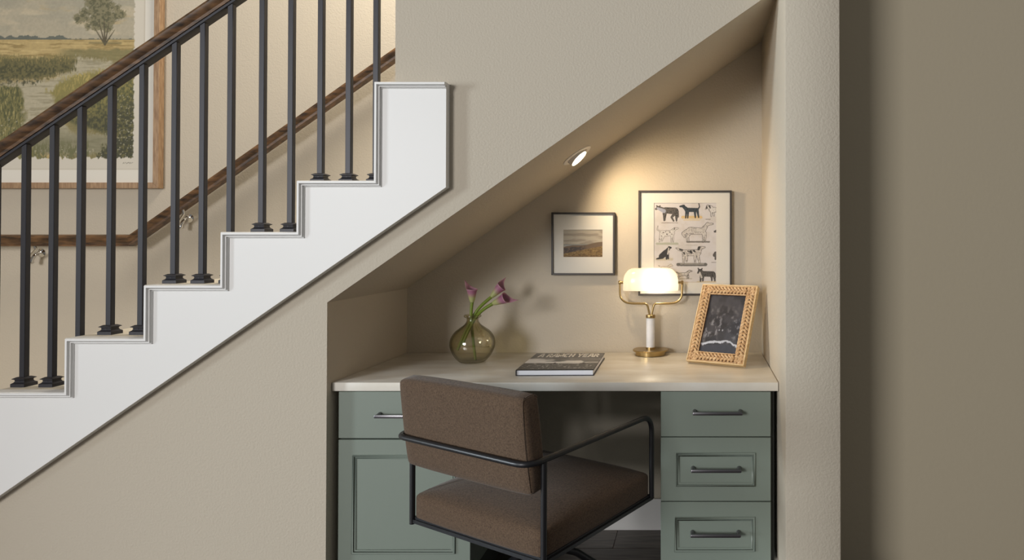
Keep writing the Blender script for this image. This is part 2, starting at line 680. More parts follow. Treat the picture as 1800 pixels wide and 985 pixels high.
# wall handrail on the far wall
YR = YS - 0.085
p0 = at(0, 433.5, YR)
p1 = at(232, 433, YR)
p2 = at(695, 107, YR)
wr = thing('wall_handrail', (p1.x, YR, p1.z), 'dark wooden wall handrail with a level lower end behind the balusters', 'handrail')
pr = [(a * 1.02, b * 0.88) for a, b in RP]
sl = (p2.z - p1.z) / (p2.x - p1.x)
def whz(x): return p1.z if x <= p1.x else p1.z + sl * (x - p1.x)
n = len(pr)
vs = []
for x in (-4.1, p1.x, p2.x + 0.5):
    for a, b in pr:
        vs.append((x, YR + a, whz(x) + b))
mb = MB()
fs = [tuple(range(n)), tuple(reversed(range(2 * n, 3 * n)))]
for s in range(2):
    fs += [(s * n + k, s * n + (k + 1) % n, (s + 1) * n + (k + 1) % n, (s + 1) * n + k) for k in range(n)]
mb.faces(vs, fs)
mb.build('rail', 'rail_wood', wr, smooth=True, angle=25)
for px, py in ((70, 445), (331, 384)):
    q = at(px, py, YS - 0.01)
    tp = at(px - 9.5, py - 9, YR)
    tp.z = whz(tp.x) + 0.004
    ftp = Vector((q.x - 0.008, YS - 0.045, q.z - 0.040))
    br = MB().tube(bend([tp, (tp.x + 0.004, tp.y + 0.004, tp.z - 0.022), ftp + Vector((-0.006, -0.012, 0.012)), ftp], 0.015), [0.0065] * 16, 10).build('bracket', 'chrome', wr, smooth=True)
    MB().lathe([(0, 0), (0.022, 0), (0.022, 0.004), (0.013, 0.010), (0.009, 0.02), (0, 0.02)], (q.x, YS, q.z), 20, Matrix.Rotation(math.pi / 2, 4, 'X')).build('rosette', 'chrome', br, smooth=True)
    MB().tube(smooth_path([(q.x, YS - 0.015, q.z), (q.x - 0.002, YS - 0.035, q.z - 0.012), ftp, ftp + Vector((0, 0.004, -0.014))], 4), [0.008] * 4 + [0.009] * 4 + [0.011] * 4 + [0.006], 10).build('bracket_foot', 'chrome', br, smooth=True)


# ------------------------------------------------------------------ prints
def fbm(x, y, seed, octs=4):
    rng = np.random.RandomState(seed)
    T = rng.rand(128, 128)
    out = np.zeros_like(x)
    amp, tot = 1.0, 0
    for o in range(octs):
        xi, yi = np.floor(x).astype(int), np.floor(y).astype(int)
        fx, fy = x - xi, y - yi
        fx = fx * fx * (3 - 2 * fx)
        fy = fy * fy * (3 - 2 * fy)
        a = T[yi % 128, xi % 128]; b = T[yi % 128, (xi + 1) % 128]
        c = T[(yi + 1) % 128, xi % 128]; d = T[(yi + 1) % 128, (xi + 1) % 128]
        out += amp * ((a * (1 - fx) + b * fx) * (1 - fy) + (c * (1 - fx) + d * fx) * fy)
        tot += amp
        amp *= 0.5
        x = x * 2.03 + 17.1
        y = y * 2.03 + 5.7
    return out / tot


def sm(a, b, x):
    t = np.clip((x - a) / (b - a), 0, 1)
    return t * t * (3 - 2 * t)


def paint(col, c, m):
    m = np.clip(m, 0, 1)[..., None]
    return col * (1 - m) + np.array(c, float) * m


def capsule(X, Y, x0, y0, r0, x1, y1, r1):
    dx, dy = x1 - x0, y1 - y0
    L = dx * dx + dy * dy + 1e-9
    t = np.clip(((X - x0) * dx + (Y - y0) * dy) / L, 0, 1)
    return np.hypot(X - x0 - t * dx, Y - y0 - t * dy) - (r0 + (r1 - r0) * t)


def print_sheet(name, m, parent, origin, ux, uz, nx, ny, fn, design):
    """flat printed sheet: origin = top-left corner, ux / uz = edge vectors right and down; fn(U,V)->sRGB 0-255"""
    x0, y0, x1, y1 = design
    U, V = np.meshgrid(np.linspace(x0, x1, nx + 1), np.linspace(y0, y1, ny + 1))
    col = np.clip(fn(U, V), 0, 255) / 255.0
    colr = np.where(col <= 0.04045, col / 12.92, ((col + 0.055) / 1.055) ** 2.4)
    s, t = np.meshgrid(np.linspace(0, 1, nx + 1), np.linspace(0, 1, ny + 1))
    o, a, b = (np.array(v, float) for v in (origin, ux, uz))
    co = o + s[..., None] * a + t[..., None] * b
    nv = (nx + 1) * (ny + 1)
    me = bpy.data.meshes.new(name)
    me.vertices.add(nv)
    me.vertices.foreach_set('co', co.reshape(-1))
    idx = np.arange(nv).reshape(ny + 1, nx + 1)
    q = np.stack([idx[1:, :-1], idx[1:, 1:], idx[:-1, 1:], idx[:-1, :-1]], -1).reshape(-1, 4)
    me.loops.add(q.size)
    me.loops.foreach_set('vertex_index', q.reshape(-1).astype(np.int32))
    me.polygons.add(len(q))
    me.polygons.foreach_set('loop_start', np.arange(0, q.size, 4, dtype=np.int32))
    me.update(calc_edges=True)
    at_ = me.color_attributes.new('Ink', 'FLOAT_COLOR', 'POINT')
    rgba = np.ones((nv, 4), np.float32)
    rgba[:, :3] = colr.reshape(-1, 3)
    at_.data.foreach_set('color', rgba.reshape(-1))
    me.materials.append(MATS[m])
    me.validate()
    ob = bpy.data.objects.new(name, me)
    return place(ob, parent)


def frame_rails(parent, x0, x1, z0, z1, yb, yf, wd, m):
    """four mitred frame members"""
    cs = [((x0, z0), (x1, z0), (x1 - wd, z0 + wd), (x0 + wd, z0 + wd)),
          ((x1, z0), (x1, z1), (x1 - wd, z1 - wd), (x1 - wd, z0 + wd)),
          ((x1, z1), (x0, z1), (x0 + wd, z1 - wd), (x1 - wd, z1 - wd)),
          ((x0, z1), (x0, z0), (x0 + wd, z0 + wd), (x0 + wd, z1 - wd))]
    for q in cs:
        MB().prism(list(q), yf, yb).build('frame_rail', m, parent, bevel=0.0008, seg=1)


def mat_window(parent, x0, x1, z0, z1, ix0, ix1, iz0, iz1, y, m='mat_board'):
    t = 0.002
    mb = MB()
    mb.box(x0, x1, y, y + t, iz1, z1).box(x0, x1, y, y + t, z0, iz0).box(x0, ix0, y, y + t, iz0, iz1).box(ix1, x1, y, y + t, iz0, iz1)
    mb.build('mat_board', m, parent)


# ---- large landscape painting in the stairwell
def paint_landscape(U, V):
    n1 = fbm(U / 14, V / 14, 1)
    n2 = fbm(U / 3.2, V / 3.2, 2)
    n3 = fbm(U / 1.6, V / 5.5, 3)
    ns = fbm(U / 60, V / 22, 4)
    c = np.zeros(U.shape + (3,)) + np.array((176, 168, 148.))
    c = paint(c, (160, 156, 140), sm(0.4, 0.75, ns) * .8)
    c = paint(c, (196, 184, 158), sm(0.5, 0.75, fbm(U / 45, V / 18, 9)) * 0.8)
    c = paint(c, (186, 160, 110), sm(0.55, 0.75, fbm(U / 50, V / 14, 12)) * 0.5 * (V < 40))
    # field
    fieldm = sm(65, 67, V)
    c = paint(c, (186, 162, 108), fieldm)
    c = paint(c, (150, 128, 78), fieldm * sm(0.5, 0.7, fbm(U / 22, V / 3.0, 5)))
    c = paint(c, (208, 184, 126), fieldm * sm(0.56, 0.72, fbm(U / 25, V / 2.5, 6)) * 0.8)
    # distant trees
    th = 4 + 11 * np.clip(fbm(U / 9, U * 0, 7) - 0.28, 0, 1) * (U < 112) + 1.5 * (U > 190)
    th = th * sm(118, 104, U) + 2.2 * sm(104, 118, U)
    c = paint(c, (84, 92, 88), (V > 67 - th + 2 * n2) * (V < 67.5) * 0.92)
    # mid green strips
    g = sm(0, 5, V - (83 + 5 * (n1 - .5) * 2 - 0.02 * (U - 100))) * sm(85, 120, U)
    c = paint(c, (112, 108, 70), g * (0.55 + 0.45 * n2))
    # creek
    def poly(pts, soft=5.0):
        P = np.array(pts, float)
        Uj, Vj = U + 26 * (n1 - .5) + 10 * (n3 - .5), V + 10 * (n2 - .5) + 12 * (n3 - .5)
        ins = np.zeros(U.shape, bool)
        dmin = np.full(U.shape, 1e9)
        for i in range(len(P)):
            (xa, ya), (xb, yb) = P[i], P[(i + 1) % len(P)]
            cond = ((ya > Vj) != (yb > Vj)) & (Uj < (xb - xa) * (Vj - ya) / (yb - ya + 1e-9) + xa)
            ins ^= cond
            dmin = np.minimum(dmin, capsule(Uj, Vj, xa, ya, 0, xb, yb, 0))
        return sm(-soft, soft, np.where(ins, dmin, -dmin))
    # dark reed bank on the left
    bank = poly([(-160, 92), (60, 98), (110, 96), (136, 108), (120, 122), (70, 136), (-160, 146)])
    c = paint(c, (96, 92, 56), bank * 0.95)
    c = paint(c, (60, 62, 40), bank * sm(0.42, 0.62, n2) * sm(96, 118, V))
    c = paint(c, (168, 146, 86), bank * sm(0.55, 0.7, n3) * sm(120, 100, V) * 0.8)
    creek = poly([(128, 98), (196, 108), (176, 128), (110, 142), (84, 158), (90, 190), (120, 232), (210, 238), (200, 268), (40, 268), (30, 190), (24, 152), (-160, 152), (-160, 144), (70, 140), (120, 124)])
    c = paint(c, (178, 170, 146), creek)
    c = paint(c, (140, 134, 108), creek * sm(0.5, 0.72, fbm(U / 26, V / 3, 8)) * 0.7)
    c = paint(c, (104, 104, 78), creek * sm(205, 250, V) * 0.6)
    c = paint(c, (70, 70, 50), poly([(-20, 138), (70, 138), (58, 146), (-20, 148)], 2) * sm(.35, .6, n2))
    # grassy right bank
    gb = poly([(78, 160), (100, 138), (150, 124), (240, 112), (240, 290), (150, 290), (196, 240), (130, 218), (92, 190)])
    c = paint(c, (132, 124, 68), gb)
    c = paint(c, (178, 160, 92), gb * sm(0.52, 0.7, n3) * sm(190, 130, V))
    c = paint(c, (70, 74, 46), gb * sm(0.40, 0.60, n3 * .5 + n2 * .5) * sm(140, 175, V + 0.35 * (U - 150)))
    c = paint(c, (52, 55, 40), gb * sm(165, 215, V + 0.3 * (U - 180)) * (0.45 + .55 * sm(.35, .55, n2)))
    # lower left grasses
    lb = poly([(-160, 146), (24, 150), (34, 180), (38, 240), (80, 290), (-160, 290)])
    c = paint(c, (112, 108, 62), lb)
    c = paint(c, (72, 76, 46), lb * sm(0.42, 0.6, n3))
    c = paint(c, (156, 146, 92), lb * sm(0.6, 0.74, fbm(U / 1.5, V / 9, 15)))
    # reflections and low grass
    c = paint(c, (98, 100, 66), sm(238, 262, V) * (U < 150) * sm(.35, .55, n3))
    # big tree
    rng = np.random.RandomState(5)
    crown = np.full(U.shape, 9.0)
    for k in range(90):
        cx, cy = 166 + rng.randn() * 17, 18 + rng.randn() * 17
        if (cx - 166) ** 2 / 40 ** 2 + (cy - 18) ** 2 / 36 ** 2 > 1:
            continue
        crown = np.minimum(crown, np.hypot(U - cx, V - cy) - rng.uniform(5, 9))
    cm = sm(2.2, -2.5, crown + 9 * (n2 - .5) + 6 * (fbm(U / 1.5, V / 1.5, 22) - .5))
    c = paint(c, (122, 118, 88), cm * .9)
    c = paint(c, (82, 82, 60), cm * sm(.42, .62, n2))
    for x1, y1 in ((158, 46), (166, 34), (175, 28), (184, 36), (194, 50)):
        c = paint(c, (74, 68, 52), sm(.6, -.4, capsule(U, V, 177, 76, 1.5, x1, y1, .3)))
    c = paint(c, (92, 88, 58), sm(2, -2, capsule(U, V, 150, 73, 1.2, 205, 73.5, 1.2)) * .7)
    # blossoms
    for k in range(170):
        zone = k % 4
        if zone < 2: x, y = rng.uniform(196, 228), rng.uniform(165, 265)
        elif zone == 2: x, y = rng.uniform(-10, 34), rng.uniform(205, 262)
        else: x, y = rng.uniform(10, 228), rng.uniform(262, 277)
        c = paint(c, (214, 206, 184), sm(.7, -.5, np.hypot(U - x, V - y) - rng.uniform(.3, 1.0)) * .7)
    c *= (0.94 + 0.12 * n2)[..., None]
    c = paint(c, (172, 164, 142), 0.16 + 0 * U)
    # torn paper edge
    e1 = U - (229 + 2.4 * (fbm(V / 3, U * 0, 31) - .5) * 2)
    e2 = V - (277 + 5 * (fbm(U / 4, V * 0, 33) - .5) * 2)
    c = paint(c, (209, 203, 190), np.maximum(sm(-1, 1, e1), sm(-1, 1, e2)))
    c = paint(c, (190, 182, 166), sm(1.5, 0, np.abs(U - 247)) * (V < 296) * .8)
    c = paint(c, (190, 182, 166), sm(1.5, 0, np.abs(V - 297)) * (U < 247) * .8)
    c = paint(c, (222, 218, 208), np.maximum(sm(247.5, 248.5, U), sm(297.5, 298.5, V)))
    # signature
    for k in range(9):
        x = 211 + k * 2
        c = paint(c, (70, 66, 58), sm(.45, -.2, capsule(U, V, x, 287 - (k % 3), .25, x + 1.3, 285 + (k % 2), .25)) * .9)
    return c


YP = YS - 0.035
A, B = at(278, 331, YP), at(0, 0, YP)
ppx = (A.x - at(0, 331, YP).x) / 278.0
LW = thing('landscape_painting', (A.x - 0.6, YS, A.z), 'large oak-framed landscape painting of a creek and tree above the stairs', 'painting')
px0 = -150
fx0 = A.x - ppx * (278 - px0)
ftop = A.z + ppx * 470
frame_rails(LW, fx0, A.x, A.z, ftop, YS - 0.002, YP, 0.029, 'oak')
inx0, inx1, inz0, inz1 = fx0 + 0.029, A.x - 0.029, A.z + 0.029, ftop - 0.029
topv = 331 - (inz1 - A.z) / ppx
print_sheet('print', 'printed_ink', LW, (inx0, YP + 0.016, inz1), (inx1 - inx0, 0, 0), (0, 0, inz0 - inz1), 400, 430, paint_landscape,
            (278 - (A.x - inx0) / ppx, topv, 278 - (A.x - inx1) / ppx, 331 - (inz0 - A.z) / ppx))
MB().box(fx0 + 0.02, A.x - 0.02, YP + 0.02, YP + 0.026, A.z + 0.02, ftop - 0.02).build('backing', 'mat_board', LW)


# ---- small square landscape photo in the niche
def paint_hill(U, V):
    n1 = fbm(U * 8, V * 14, 41)
    n2 = fbm(U * 30, V * 40, 42)
    c = np.zeros(U.shape + (3,)) + np.array((186, 176, 158.))
    c = paint(c, (160, 150, 134), sm(.45, .65, fbm(U * 3, V * 10, 43)))
    c = paint(c, (136, 140, 138), sm(.52, .55, V) * (U < .62))
    c = paint(c, (168, 168, 160), sm(.555, .575, V) * sm(.5, .4, U))
    hl = .63 - .18 * U - .02 * np.sin(U * 9)
    hill = sm(-.01, .02, V - hl + .03 * (n1 - .5))
    c = paint(c, (118, 98, 78), hill)
    bush = sm(.0, .03, V - (.68 - .2 * U + .12 * (n1 - .5))) * sm(.12, .02, V - (.80 - .22 * U)) * sm(.62, .45, U)
    c = paint(c, (74, 66, 62), np.clip(bush, 0, 1) * sm(.3, .5, n2))
    grass = sm(-.01, .03, V - (.86 - .28 * U))
    c = paint(c, (140, 112, 66), grass)
    c = paint(c, (98, 76, 44), grass * sm(.45, .6, n2) * .8)
    c = paint(c, (176, 148, 96), grass * sm(.62, .72, fbm(U * 20, V * 60, 44)))
    c = paint(c, (92, 70, 42), sm(.88, 1.0, V) * .5)
    return c


def picture(name, label, x0, y0, x1, y1, ix0, iy0, ix1, iy1, wd, fn, nx, ny, design):
    Yf = YB - 0.024
    a, b = at(x0, y0, Yf), at(x1, y1, Yf)
    i0, i1 = at(ix0, iy0, Yf + 0.008), at(ix1, iy1, Yf + 0.008)
    t = thing(name, ((a.x + b.x) / 2, YB, b.z), label, 'picture')
    frame_rails(t, a.x, b.x, b.z, a.z, YB - 0.001, Yf, wd, 'black_frame')
    mat_window(t, a.x + wd * .7, b.x - wd * .7, b.z + wd * .7, a.z - wd * .7, i0.x, i1.x, i1.z, i0.z, Yf + 0.008)
    print_sheet('print', 'printed_ink', t, (i0.x - .003, Yf + 0.0105, i0.z + .003), (i1.x - i0.x + .006, 0, 0), (0, 0, i1.z - i0.z - .006), nx, ny, fn, design)
    MB().box(a.x + wd * .7, b.x - wd * .7, Yf + 0.004, Yf + 0.0055, b.z + wd * .7, a.z - wd * .7).build('glass', 'picture_glass', t)
    MB().box(a.x + wd * .6, b.x - wd * .6, Yf + 0.0125, Yf + 0.016, b.z + wd * .6, a.z - wd * .6).build('backing', 'mat_board', t)
    return t


picture('framed_photograph', 'small square black-framed hillside photograph with wide white mat', 969, 373.5, 1080.5, 484, 990.5, 404, 1059, 452, 0.0085, paint_hill, 150, 105, (0, 0, 1, 1))


# ---- print of dogs
def paint_dogs(U, V):
    n1 = fbm(U / 60, V / 60, 51)
    n2 = fbm(U / 6, V / 6, 52)
    c = np.zeros(U.shape + (3,)) + np.array((222, 217, 216.))
    c = paint(c, (208, 200, 192), sm(.45, .7, n1) * .5)

    def draw(caps, tone, line=(48, 44, 42), shade=(90, 84, 80), amt=.5, spots=None):
        nonlocal c
        d = np.full(U.shape, 1e9)
        for q in caps:
            d = np.minimum(d, capsule(U, V, *q))
        d = d + 3.0 * (n2 - .5)
        ins = sm(1.2, -1.2, d)
        c = paint(c, tone, ins)
        c = paint(c, shade, ins * sm(.46, .66, n2) * amt)
        c = paint(c, line, sm(2.6, .6, np.abs(d)) * .75)
        if spots:
            sp = np.full(U.shape, 1e9)
            for q in spots:
                sp = np.minimum(sp, capsule(U, V, *q))
            c = paint(c, line, ins * sm(1.5, -1.5, sp + 4 * (n2 - .5)) * .9)

    def ground(x0, x1, y, r, col, a=.8):
        nonlocal c
        c = paint(c, col, sm(3, -2, capsule(U, V, x0, y, r, x1, y, r) + 5 * (n2 - .5)) * a)

    # row 1
    ground(265, 400, 333, 2, (120, 112, 104))
    draw([(300, 225, 24, 380, 232, 28), (300, 232, 22, 240, 205, 14), (240, 203, 13, 218, 215, 7), (228, 192, 6, 224, 186, 3), (250, 196, 6, 252, 186, 3), (298, 250, 10, 292, 310, 5), (284, 250, 8, 288, 312, 5), (385, 245, 16, 350, 285, 7), (350, 285, 7, 368, 316, 5), (392, 250, 13, 392, 315, 5), (398, 235, 12, 406, 280, 5)], (104, 98, 92), amt=.8, shade=(48, 46, 44))
    c = paint(c, (196, 202, 224), sm(2, -3, capsule(U, V, 232, 208, 10, 285, 232, 18)) * .75)
    ground(445, 600, 285, 12, (222, 190, 130), .85)
    ground(455, 590, 308, 4, (224, 200, 146), .7)
    draw([(480, 222, 18, 565, 222, 15), (475, 215, 16, 448, 190, 11), (448, 190, 10, 422, 193, 5), (456, 186, 7, 462, 200, 4), (476, 235, 9, 470, 290, 4), (490, 238, 8, 488, 290, 4), (548, 232, 10, 552, 288, 4), (570, 230, 10, 580, 286, 4), (575, 215, 5, 588, 195, 4), (588, 195, 3.5, 582, 168, 2.5)], (58, 70, 78), amt=.7, shade=(34, 40, 46))
    draw([(690, 220, 22, 745, 222, 20), (685, 205, 18, 660, 195, 16), (645, 208, 6, 640, 215, 4), (690, 240, 9, 688, 275, 5), (708, 240, 7, 710, 272, 4)], (226, 222, 218), amt=.3, spots=[(645, 195, 8, 652, 215, 6), (672, 190, 7, 678, 205, 5), (730, 195, 8, 745, 205, 10)])
    ground(640, 680, 303, 2, (110, 104, 98))
    # row 2
    ground(225, 400, 512, 9, (178, 180, 160), .8)
    draw([(275, 425, 26, 355, 420, 22), (352, 410, 18, 378, 385, 12), (378, 384, 11, 402, 380, 6), (262, 440, 14, 248, 492, 5), (282, 442, 12, 268, 488, 4), (350, 440, 8, 348, 495, 4), (362, 436, 8, 364, 495, 4), (262, 410, 5, 228, 392, 3), (228, 392, 3, 234, 360, 2)], (226, 222, 218), amt=.2, line=(110, 104, 98),
         spots=[(280, 415, 5, 284, 418, 4), (310, 430, 6, 314, 434, 4), (335, 412, 5, 338, 414, 4), (300, 408, 4, 302, 410, 3), (318, 455, 5, 316, 458, 4), (352, 430, 4, 354, 432, 3), (265, 445, 4, 267, 449, 3), (376, 380, 5, 372, 392, 4), (355, 465, 3, 356, 470, 3), (250, 470, 3, 251, 474, 3)])
    ground(480, 670, 496, 6, (96, 90, 84), .8)
    draw([(510, 400, 30, 610, 405, 28), (615, 400, 24, 650, 350, 13), (650, 346, 13, 700, 342, 6), (655, 335, 7, 668, 338, 5), (500, 415, 22, 490, 450, 9), (490, 450, 8, 494, 490, 5), (478, 450, 7, 484, 490, 4), (620, 425, 10, 618, 490, 6), (636, 420, 10, 634, 488, 6), (484, 400, 14, 452, 425, 16), (452, 430, 15, 462, 452, 8)], (216, 210, 204), amt=.35)
    ground(470, 570, 524, 2, (190, 184, 176))
    draw([(730, 405, 10, 716, 408, 6)], (90, 84, 80), amt=.6)
    # row 3
    ground(225, 355, 645, 10, (196, 186, 160), .7)
    draw([(300, 590, 24, 265, 620, 22), (305, 580, 16, 325, 555, 12), (332, 546, 12, 346, 546, 5), (318, 595, 9, 322, 640, 5), (305, 605, 9, 308, 642, 5), (260, 632, 10, 225, 642, 4)], (62, 60, 58), amt=.5, shade=(38, 36, 34))
    c = paint(c, (214, 208, 200), sm(2, -2, capsule(U, V, 326, 550, 5, 318, 600, 6)))
    ground(405, 640, 690, 13, (92, 88, 82), .85)
    ground(430, 620, 684, 7, (170, 164, 156), .8)
    draw([(470, 590, 26, 575, 588, 26), (580, 580, 20, 596, 552, 14), (596, 548, 14, 632, 542, 6), (584, 545, 9, 578, 560, 8), (458, 600, 18, 452, 640, 9), (452, 640, 8, 450, 682, 6), (475, 610, 14, 478, 660, 7), (550, 610, 12, 550, 676, 6), (572, 605, 12, 588, 672, 7), (455, 575, 9, 415, 562, 9), (415, 562, 8, 390, 550, 4)], (218, 211, 204), amt=.4, spots=[(585, 545, 11, 580, 560, 9), (512, 580, 12, 520, 590, 8), (540, 572, 8, 548, 580, 6), (440, 566, 8, 420, 560, 6), (490, 575, 6, 494, 580, 4), (455, 590, 7, 460, 600, 5)])
    draw([(728, 600, 20, 716, 610, 14), (725, 620, 8, 722, 645, 5)], (92, 88, 84), amt=.6)
    ground(690, 730, 672, 2, (130, 124, 118))
    # row 4
    draw([(270, 715, 9, 315, 715, 9), (320, 712, 9, 345, 695, 9), (345, 694, 8, 358, 702, 4), (250, 705, 3, 240, 700, 2), (268, 722, 5, 266, 745, 4), (318, 722, 5, 320, 745, 4)], (216, 206, 192), amt=.2, line=(130, 120, 108))
    ground(400, 520, 812, 4, (170, 160, 146), .7)
    draw([(425, 775, 14, 475, 772, 13), (478, 768, 12, 500, 748, 9), (500, 746, 8, 522, 746, 4), (505, 745, 5, 500, 756, 4), (420, 785, 8, 402, 805, 4), (478, 782, 6, 482, 808, 4), (492, 780, 5, 494, 806, 4), (415, 768, 4, 392, 755, 2)], (214, 208, 200), amt=.45)
    ground(570, 730, 840, 6, (208, 188, 146), .8)
    draw([(620, 770, 22, 700, 772, 22), (612, 765, 18, 592, 745, 16), (580, 752, 8, 574, 762, 5), (580, 732, 5, 576, 722, 3), (606, 732, 5, 610, 724, 3), (600, 785, 9, 596, 832, 5), (618, 788, 9, 616, 830, 5), (690, 790, 9, 692, 826, 5), (712, 785, 11, 718, 828, 5), (715, 770, 8, 722, 800, 4)], (96, 90, 84), amt=.8, shade=(46, 44, 42))
    c = paint(c, (218, 212, 204), sm(2, -2, capsule(U, V, 590, 758, 7, 605, 800, 8)) * .9)
    c = paint(c, (206, 190, 166), (V > 838) * .6)
    return c


picture('framed_print', 'tall black-framed print of many dogs behind the lamp', 1122, 335, 1286.5, 520, 1149.5, 357, 1259, 497, 0.0085, paint_dogs, 300, 380, (195, 157, 735, 850))

# ------------------------------------------------------------------ recessed spotlight in the soffit
lp = Vector((-0.487, 0.375, sofz(-0.487)))
ns = Vector((SLOPE, 0, -1)).normalized()
Ms = Matrix.Translation(lp) @ ns.to_track_quat('Z', 'Y').to_matrix().to_4x4()
dl = thing('recessed_spotlight', lp, 'lit round recessed spotlight in the sloped niche ceiling', 'spotlight')
R3 = Ms.to_3x3().to_4x4()
MB().lathe([(0.046, -0.002), (0.066, -0.002), (0.066, 0.002), (0.062, 0.0045), (0.050, 0.005), (0.046, 0.003)], lp, 40, R3, closed=True).build('trim_ring', 'light_trim', dl, smooth=True)
nl = Vector((0.72, -0.04, -0.69)).normalized()
Rl = nl.to_track_quat('Z', 'Y').to_matrix().to_4x4()
lc = lp + ns * 0.016
MB().lathe([(0.043, -0.03), (0.043, 0.0), (0.039, 0.001), (0.037, -0.004), (0.037, -0.03)], lc, 32, Rl, closed=True).build('gimbal', 'light_trim', dl, smooth=True)
MB().lathe([(0.037, -0.006), (0.037, -0.001), (0.02, 0.002), (0, 0.003)], lc, 32, Rl).build('lens', 'lit_lens', dl, smooth=True)
l = bpy.data.lights.new('spot_beam', 'SPOT')
l.energy = 13
l.color = (1.0, 0.76, 0.48)
l.spot_size = math.radians(138)
l.spot_blend = 0.9
l.shadow_soft_size = 0.03
lo = bpy.data.objects.new('spot_beam', l)
C.objects.link(lo)
lo.location = lc + nl * 0.02
lo.rotation_euler = Vector((0.74, 0.30, -0.58)).to_track_quat('-Z', 'Y').to_euler()

# ------------------------------------------------------------------ countertop and cabinets
CT = 0.78
YC = 0.028
YF = 0.06
ct_l = atz(583.5, 673.8, CT)
CB = CT - 0.031
ctop = MB().box(XL + 0.002, XR - 0.002, YC, YB - 0.001, CB, CT).build('countertop', 'quartz', None, bevel=0.003)
tag(ctop, 'pale veined quartz countertop spanning the niche desk', 'countertop')


def fpx(x, y): return at(x, y, YF)


def moulded(parent, x0, x1, z0, z1, y):
    """raised picture-frame bead on a cabinet front: two thin steps"""
    mb = MB()
    for wd, pr, off in ((0.006, 0.005, 0.0), (0.006, 0.0025, 0.008)):
        a0, a1, c0, c1 = x0 + off, x1 - off, z0 + off, z1 - off
        for q in (((a0, c0), (a1, c0), (a1 - wd, c0 + wd), (a0 + wd, c0 + wd)), ((a1, c0), (a1, c1), (a1 - wd, c1 - wd), (a1 - wd, c0 + wd)),
                  ((a1, c1), (a0, c1), (a0 + wd, c1 - wd), (a1 - wd, c1 - wd)), ((a0, c1), (a0, c0), (a0 + wd, c0 + wd), (a0 + wd, c1 - wd))):
            mb.prism(list(q), y - pr, y + 0.001)
    return mb.build('panel_moulding', 'green_paint', parent, bevel=0.001, seg=1)


def pull(parent, cx, cz, L, y):
    mb = MB()
    h = L / 2
    pr = [(-h, 0.0), (-h + 0.004, 0.006), (h - 0.004, 0.006), (h, 0.0), (h - 0.003, -0.005), (-h + 0.003, -0.005)]
    mb.prism([(cx + a, cz + b) for a, b in pr], y - 0.034, y - 0.024)
    for s in (-1, 1):
        xx = cx + s * (h - 0.008)
        mb.tube([(xx, y, cz + 0.002), (xx, y - 0.028, cz)], [0.0075, 0.0055], 12)
    return mb.build('handle', 'gunmetal', parent, bevel=0.0015, seg=2)


def cabinet(name, label, x0, x1, fronts):
    t = thing(name, ((x0 + x1) / 2, YF + 0.28, 0), label, 'cabinet')
    MB().box(x0 + 0.001, x1 - 0.001, YF + 0.002, YB - 0.016, 0.1, CB).build('carcass', 'green_paint', t)
    MB().box(x0 + 0.01, x1 - 0.01, YF + 0.07, YB - 0.016, 0.0, 0.1).build('toe_kick', 'dark_recess', t)
    for kind, zt, zb, mo, hd in fronts:
        f = MB().box(x0, x1, YF - 0.02, YF, zb, zt).build(kind, 'green_paint', t, bevel=0.0015, seg=1)
        if mo:
            moulded(f, *mo, YF - 0.02)
        if hd:
            pull(f, hd[0], hd[1], hd[2], YF - 0.02)
    return t


YF = 0.06
Y0 = YF - 0.02
lx0, lx1 = at(594.5, 800, Y0).x, at(827, 900, Y0).x
zc = lambda y: at(900, y, Y0).z
h1 = at(657, 733, Y0 - 0.03)
cabinet('base_cabinet', 'sage green cabinet with a drawer over a panelled door left of the chair', lx0, lx1,
        [('drawer', CB - 0.004, zc(771), None, (h1.x + 0.09, h1.z, 0.18)),
         ('door', zc(773.5), 0.105, (at(620, 800, Y0).x, at(801, 800, Y0).x, zc(973.5), zc(800)), None)])
rx0, rx1 = at(1161.5, 800, Y0).x, at(1355, 800, Y0).x
def hp(x0, x1, y):
    a, b = at(x0, y, Y0 - 0.03), at(x1, y, Y0 - 0.03)
    return ((a.x + b.x) / 2, a.z, b.x - a.x)
cabinet('drawer_cabinet', 'sage green three-drawer cabinet right of the chair', rx0, rx1,
        [('drawer', CB - 0.004, zc(768), None, hp(1217, 1306, 728)),
         ('drawer', zc(769.5), zc(881.5), (at(1188, 800, Y0).x, at(1328, 800, Y0).x, zc(855.5), zc(796)), hp(1214, 1304, 829)),
         ('drawer', zc(883), 0.105, (at(1186, 940, Y0).x, at(1327, 940, Y0).x, zc(969.5), zc(909)), hp(1213, 1303, 943))])
struct('trim_1', MB().box(rx1 + 0.001, XR - 0.013, YF + 0.005, YF + 0.02, 0, CB), 'dark_recess')

# ------------------------------------------------------------------ vase with calla lilies
vc = atz(830.5, 636.5, CT)
vc.z = CT
S = 2.70 / F_PX
vz = thing('vase', vc, 'round olive glass vase holding calla lilies on the desk', 'vase')
po = [(0.0, 0.0005), (0.038, 0.0005), (0.052, 0.004), (0.072, 0.026), (0.086, 0.055), (0.0895, 0.078), (0.085, 0.100), (0.070, 0.124), (0.050, 0.140), (0.032, 0.154), (0.0245, 0.166), (0.023, 0.176), (0.026, 0.181), (0.0335, 0.185), (0.034, 0.190), (0.031, 0.1935), (0.0265, 0.192), (0.021, 0.182)]
pi_ = [(0.0195, 0.170), (0.028, 0.155), (0.046, 0.138), (0.066, 0.121), (0.081, 0.099), (0.0855, 0.078), (0.082, 0.056), (0.068, 0.029), (0.05, 0.012), (0.0, 0.010)]
def fine(prof):
    return [(max(p.x, 0), p.z) for p in smooth_path([(a, 0, b) for a, b in prof], 3)]
MB().lathe(fine(po + pi_), vc, 48).build('glass_body', 'olive_glass', vz, smooth=True, angle=180)


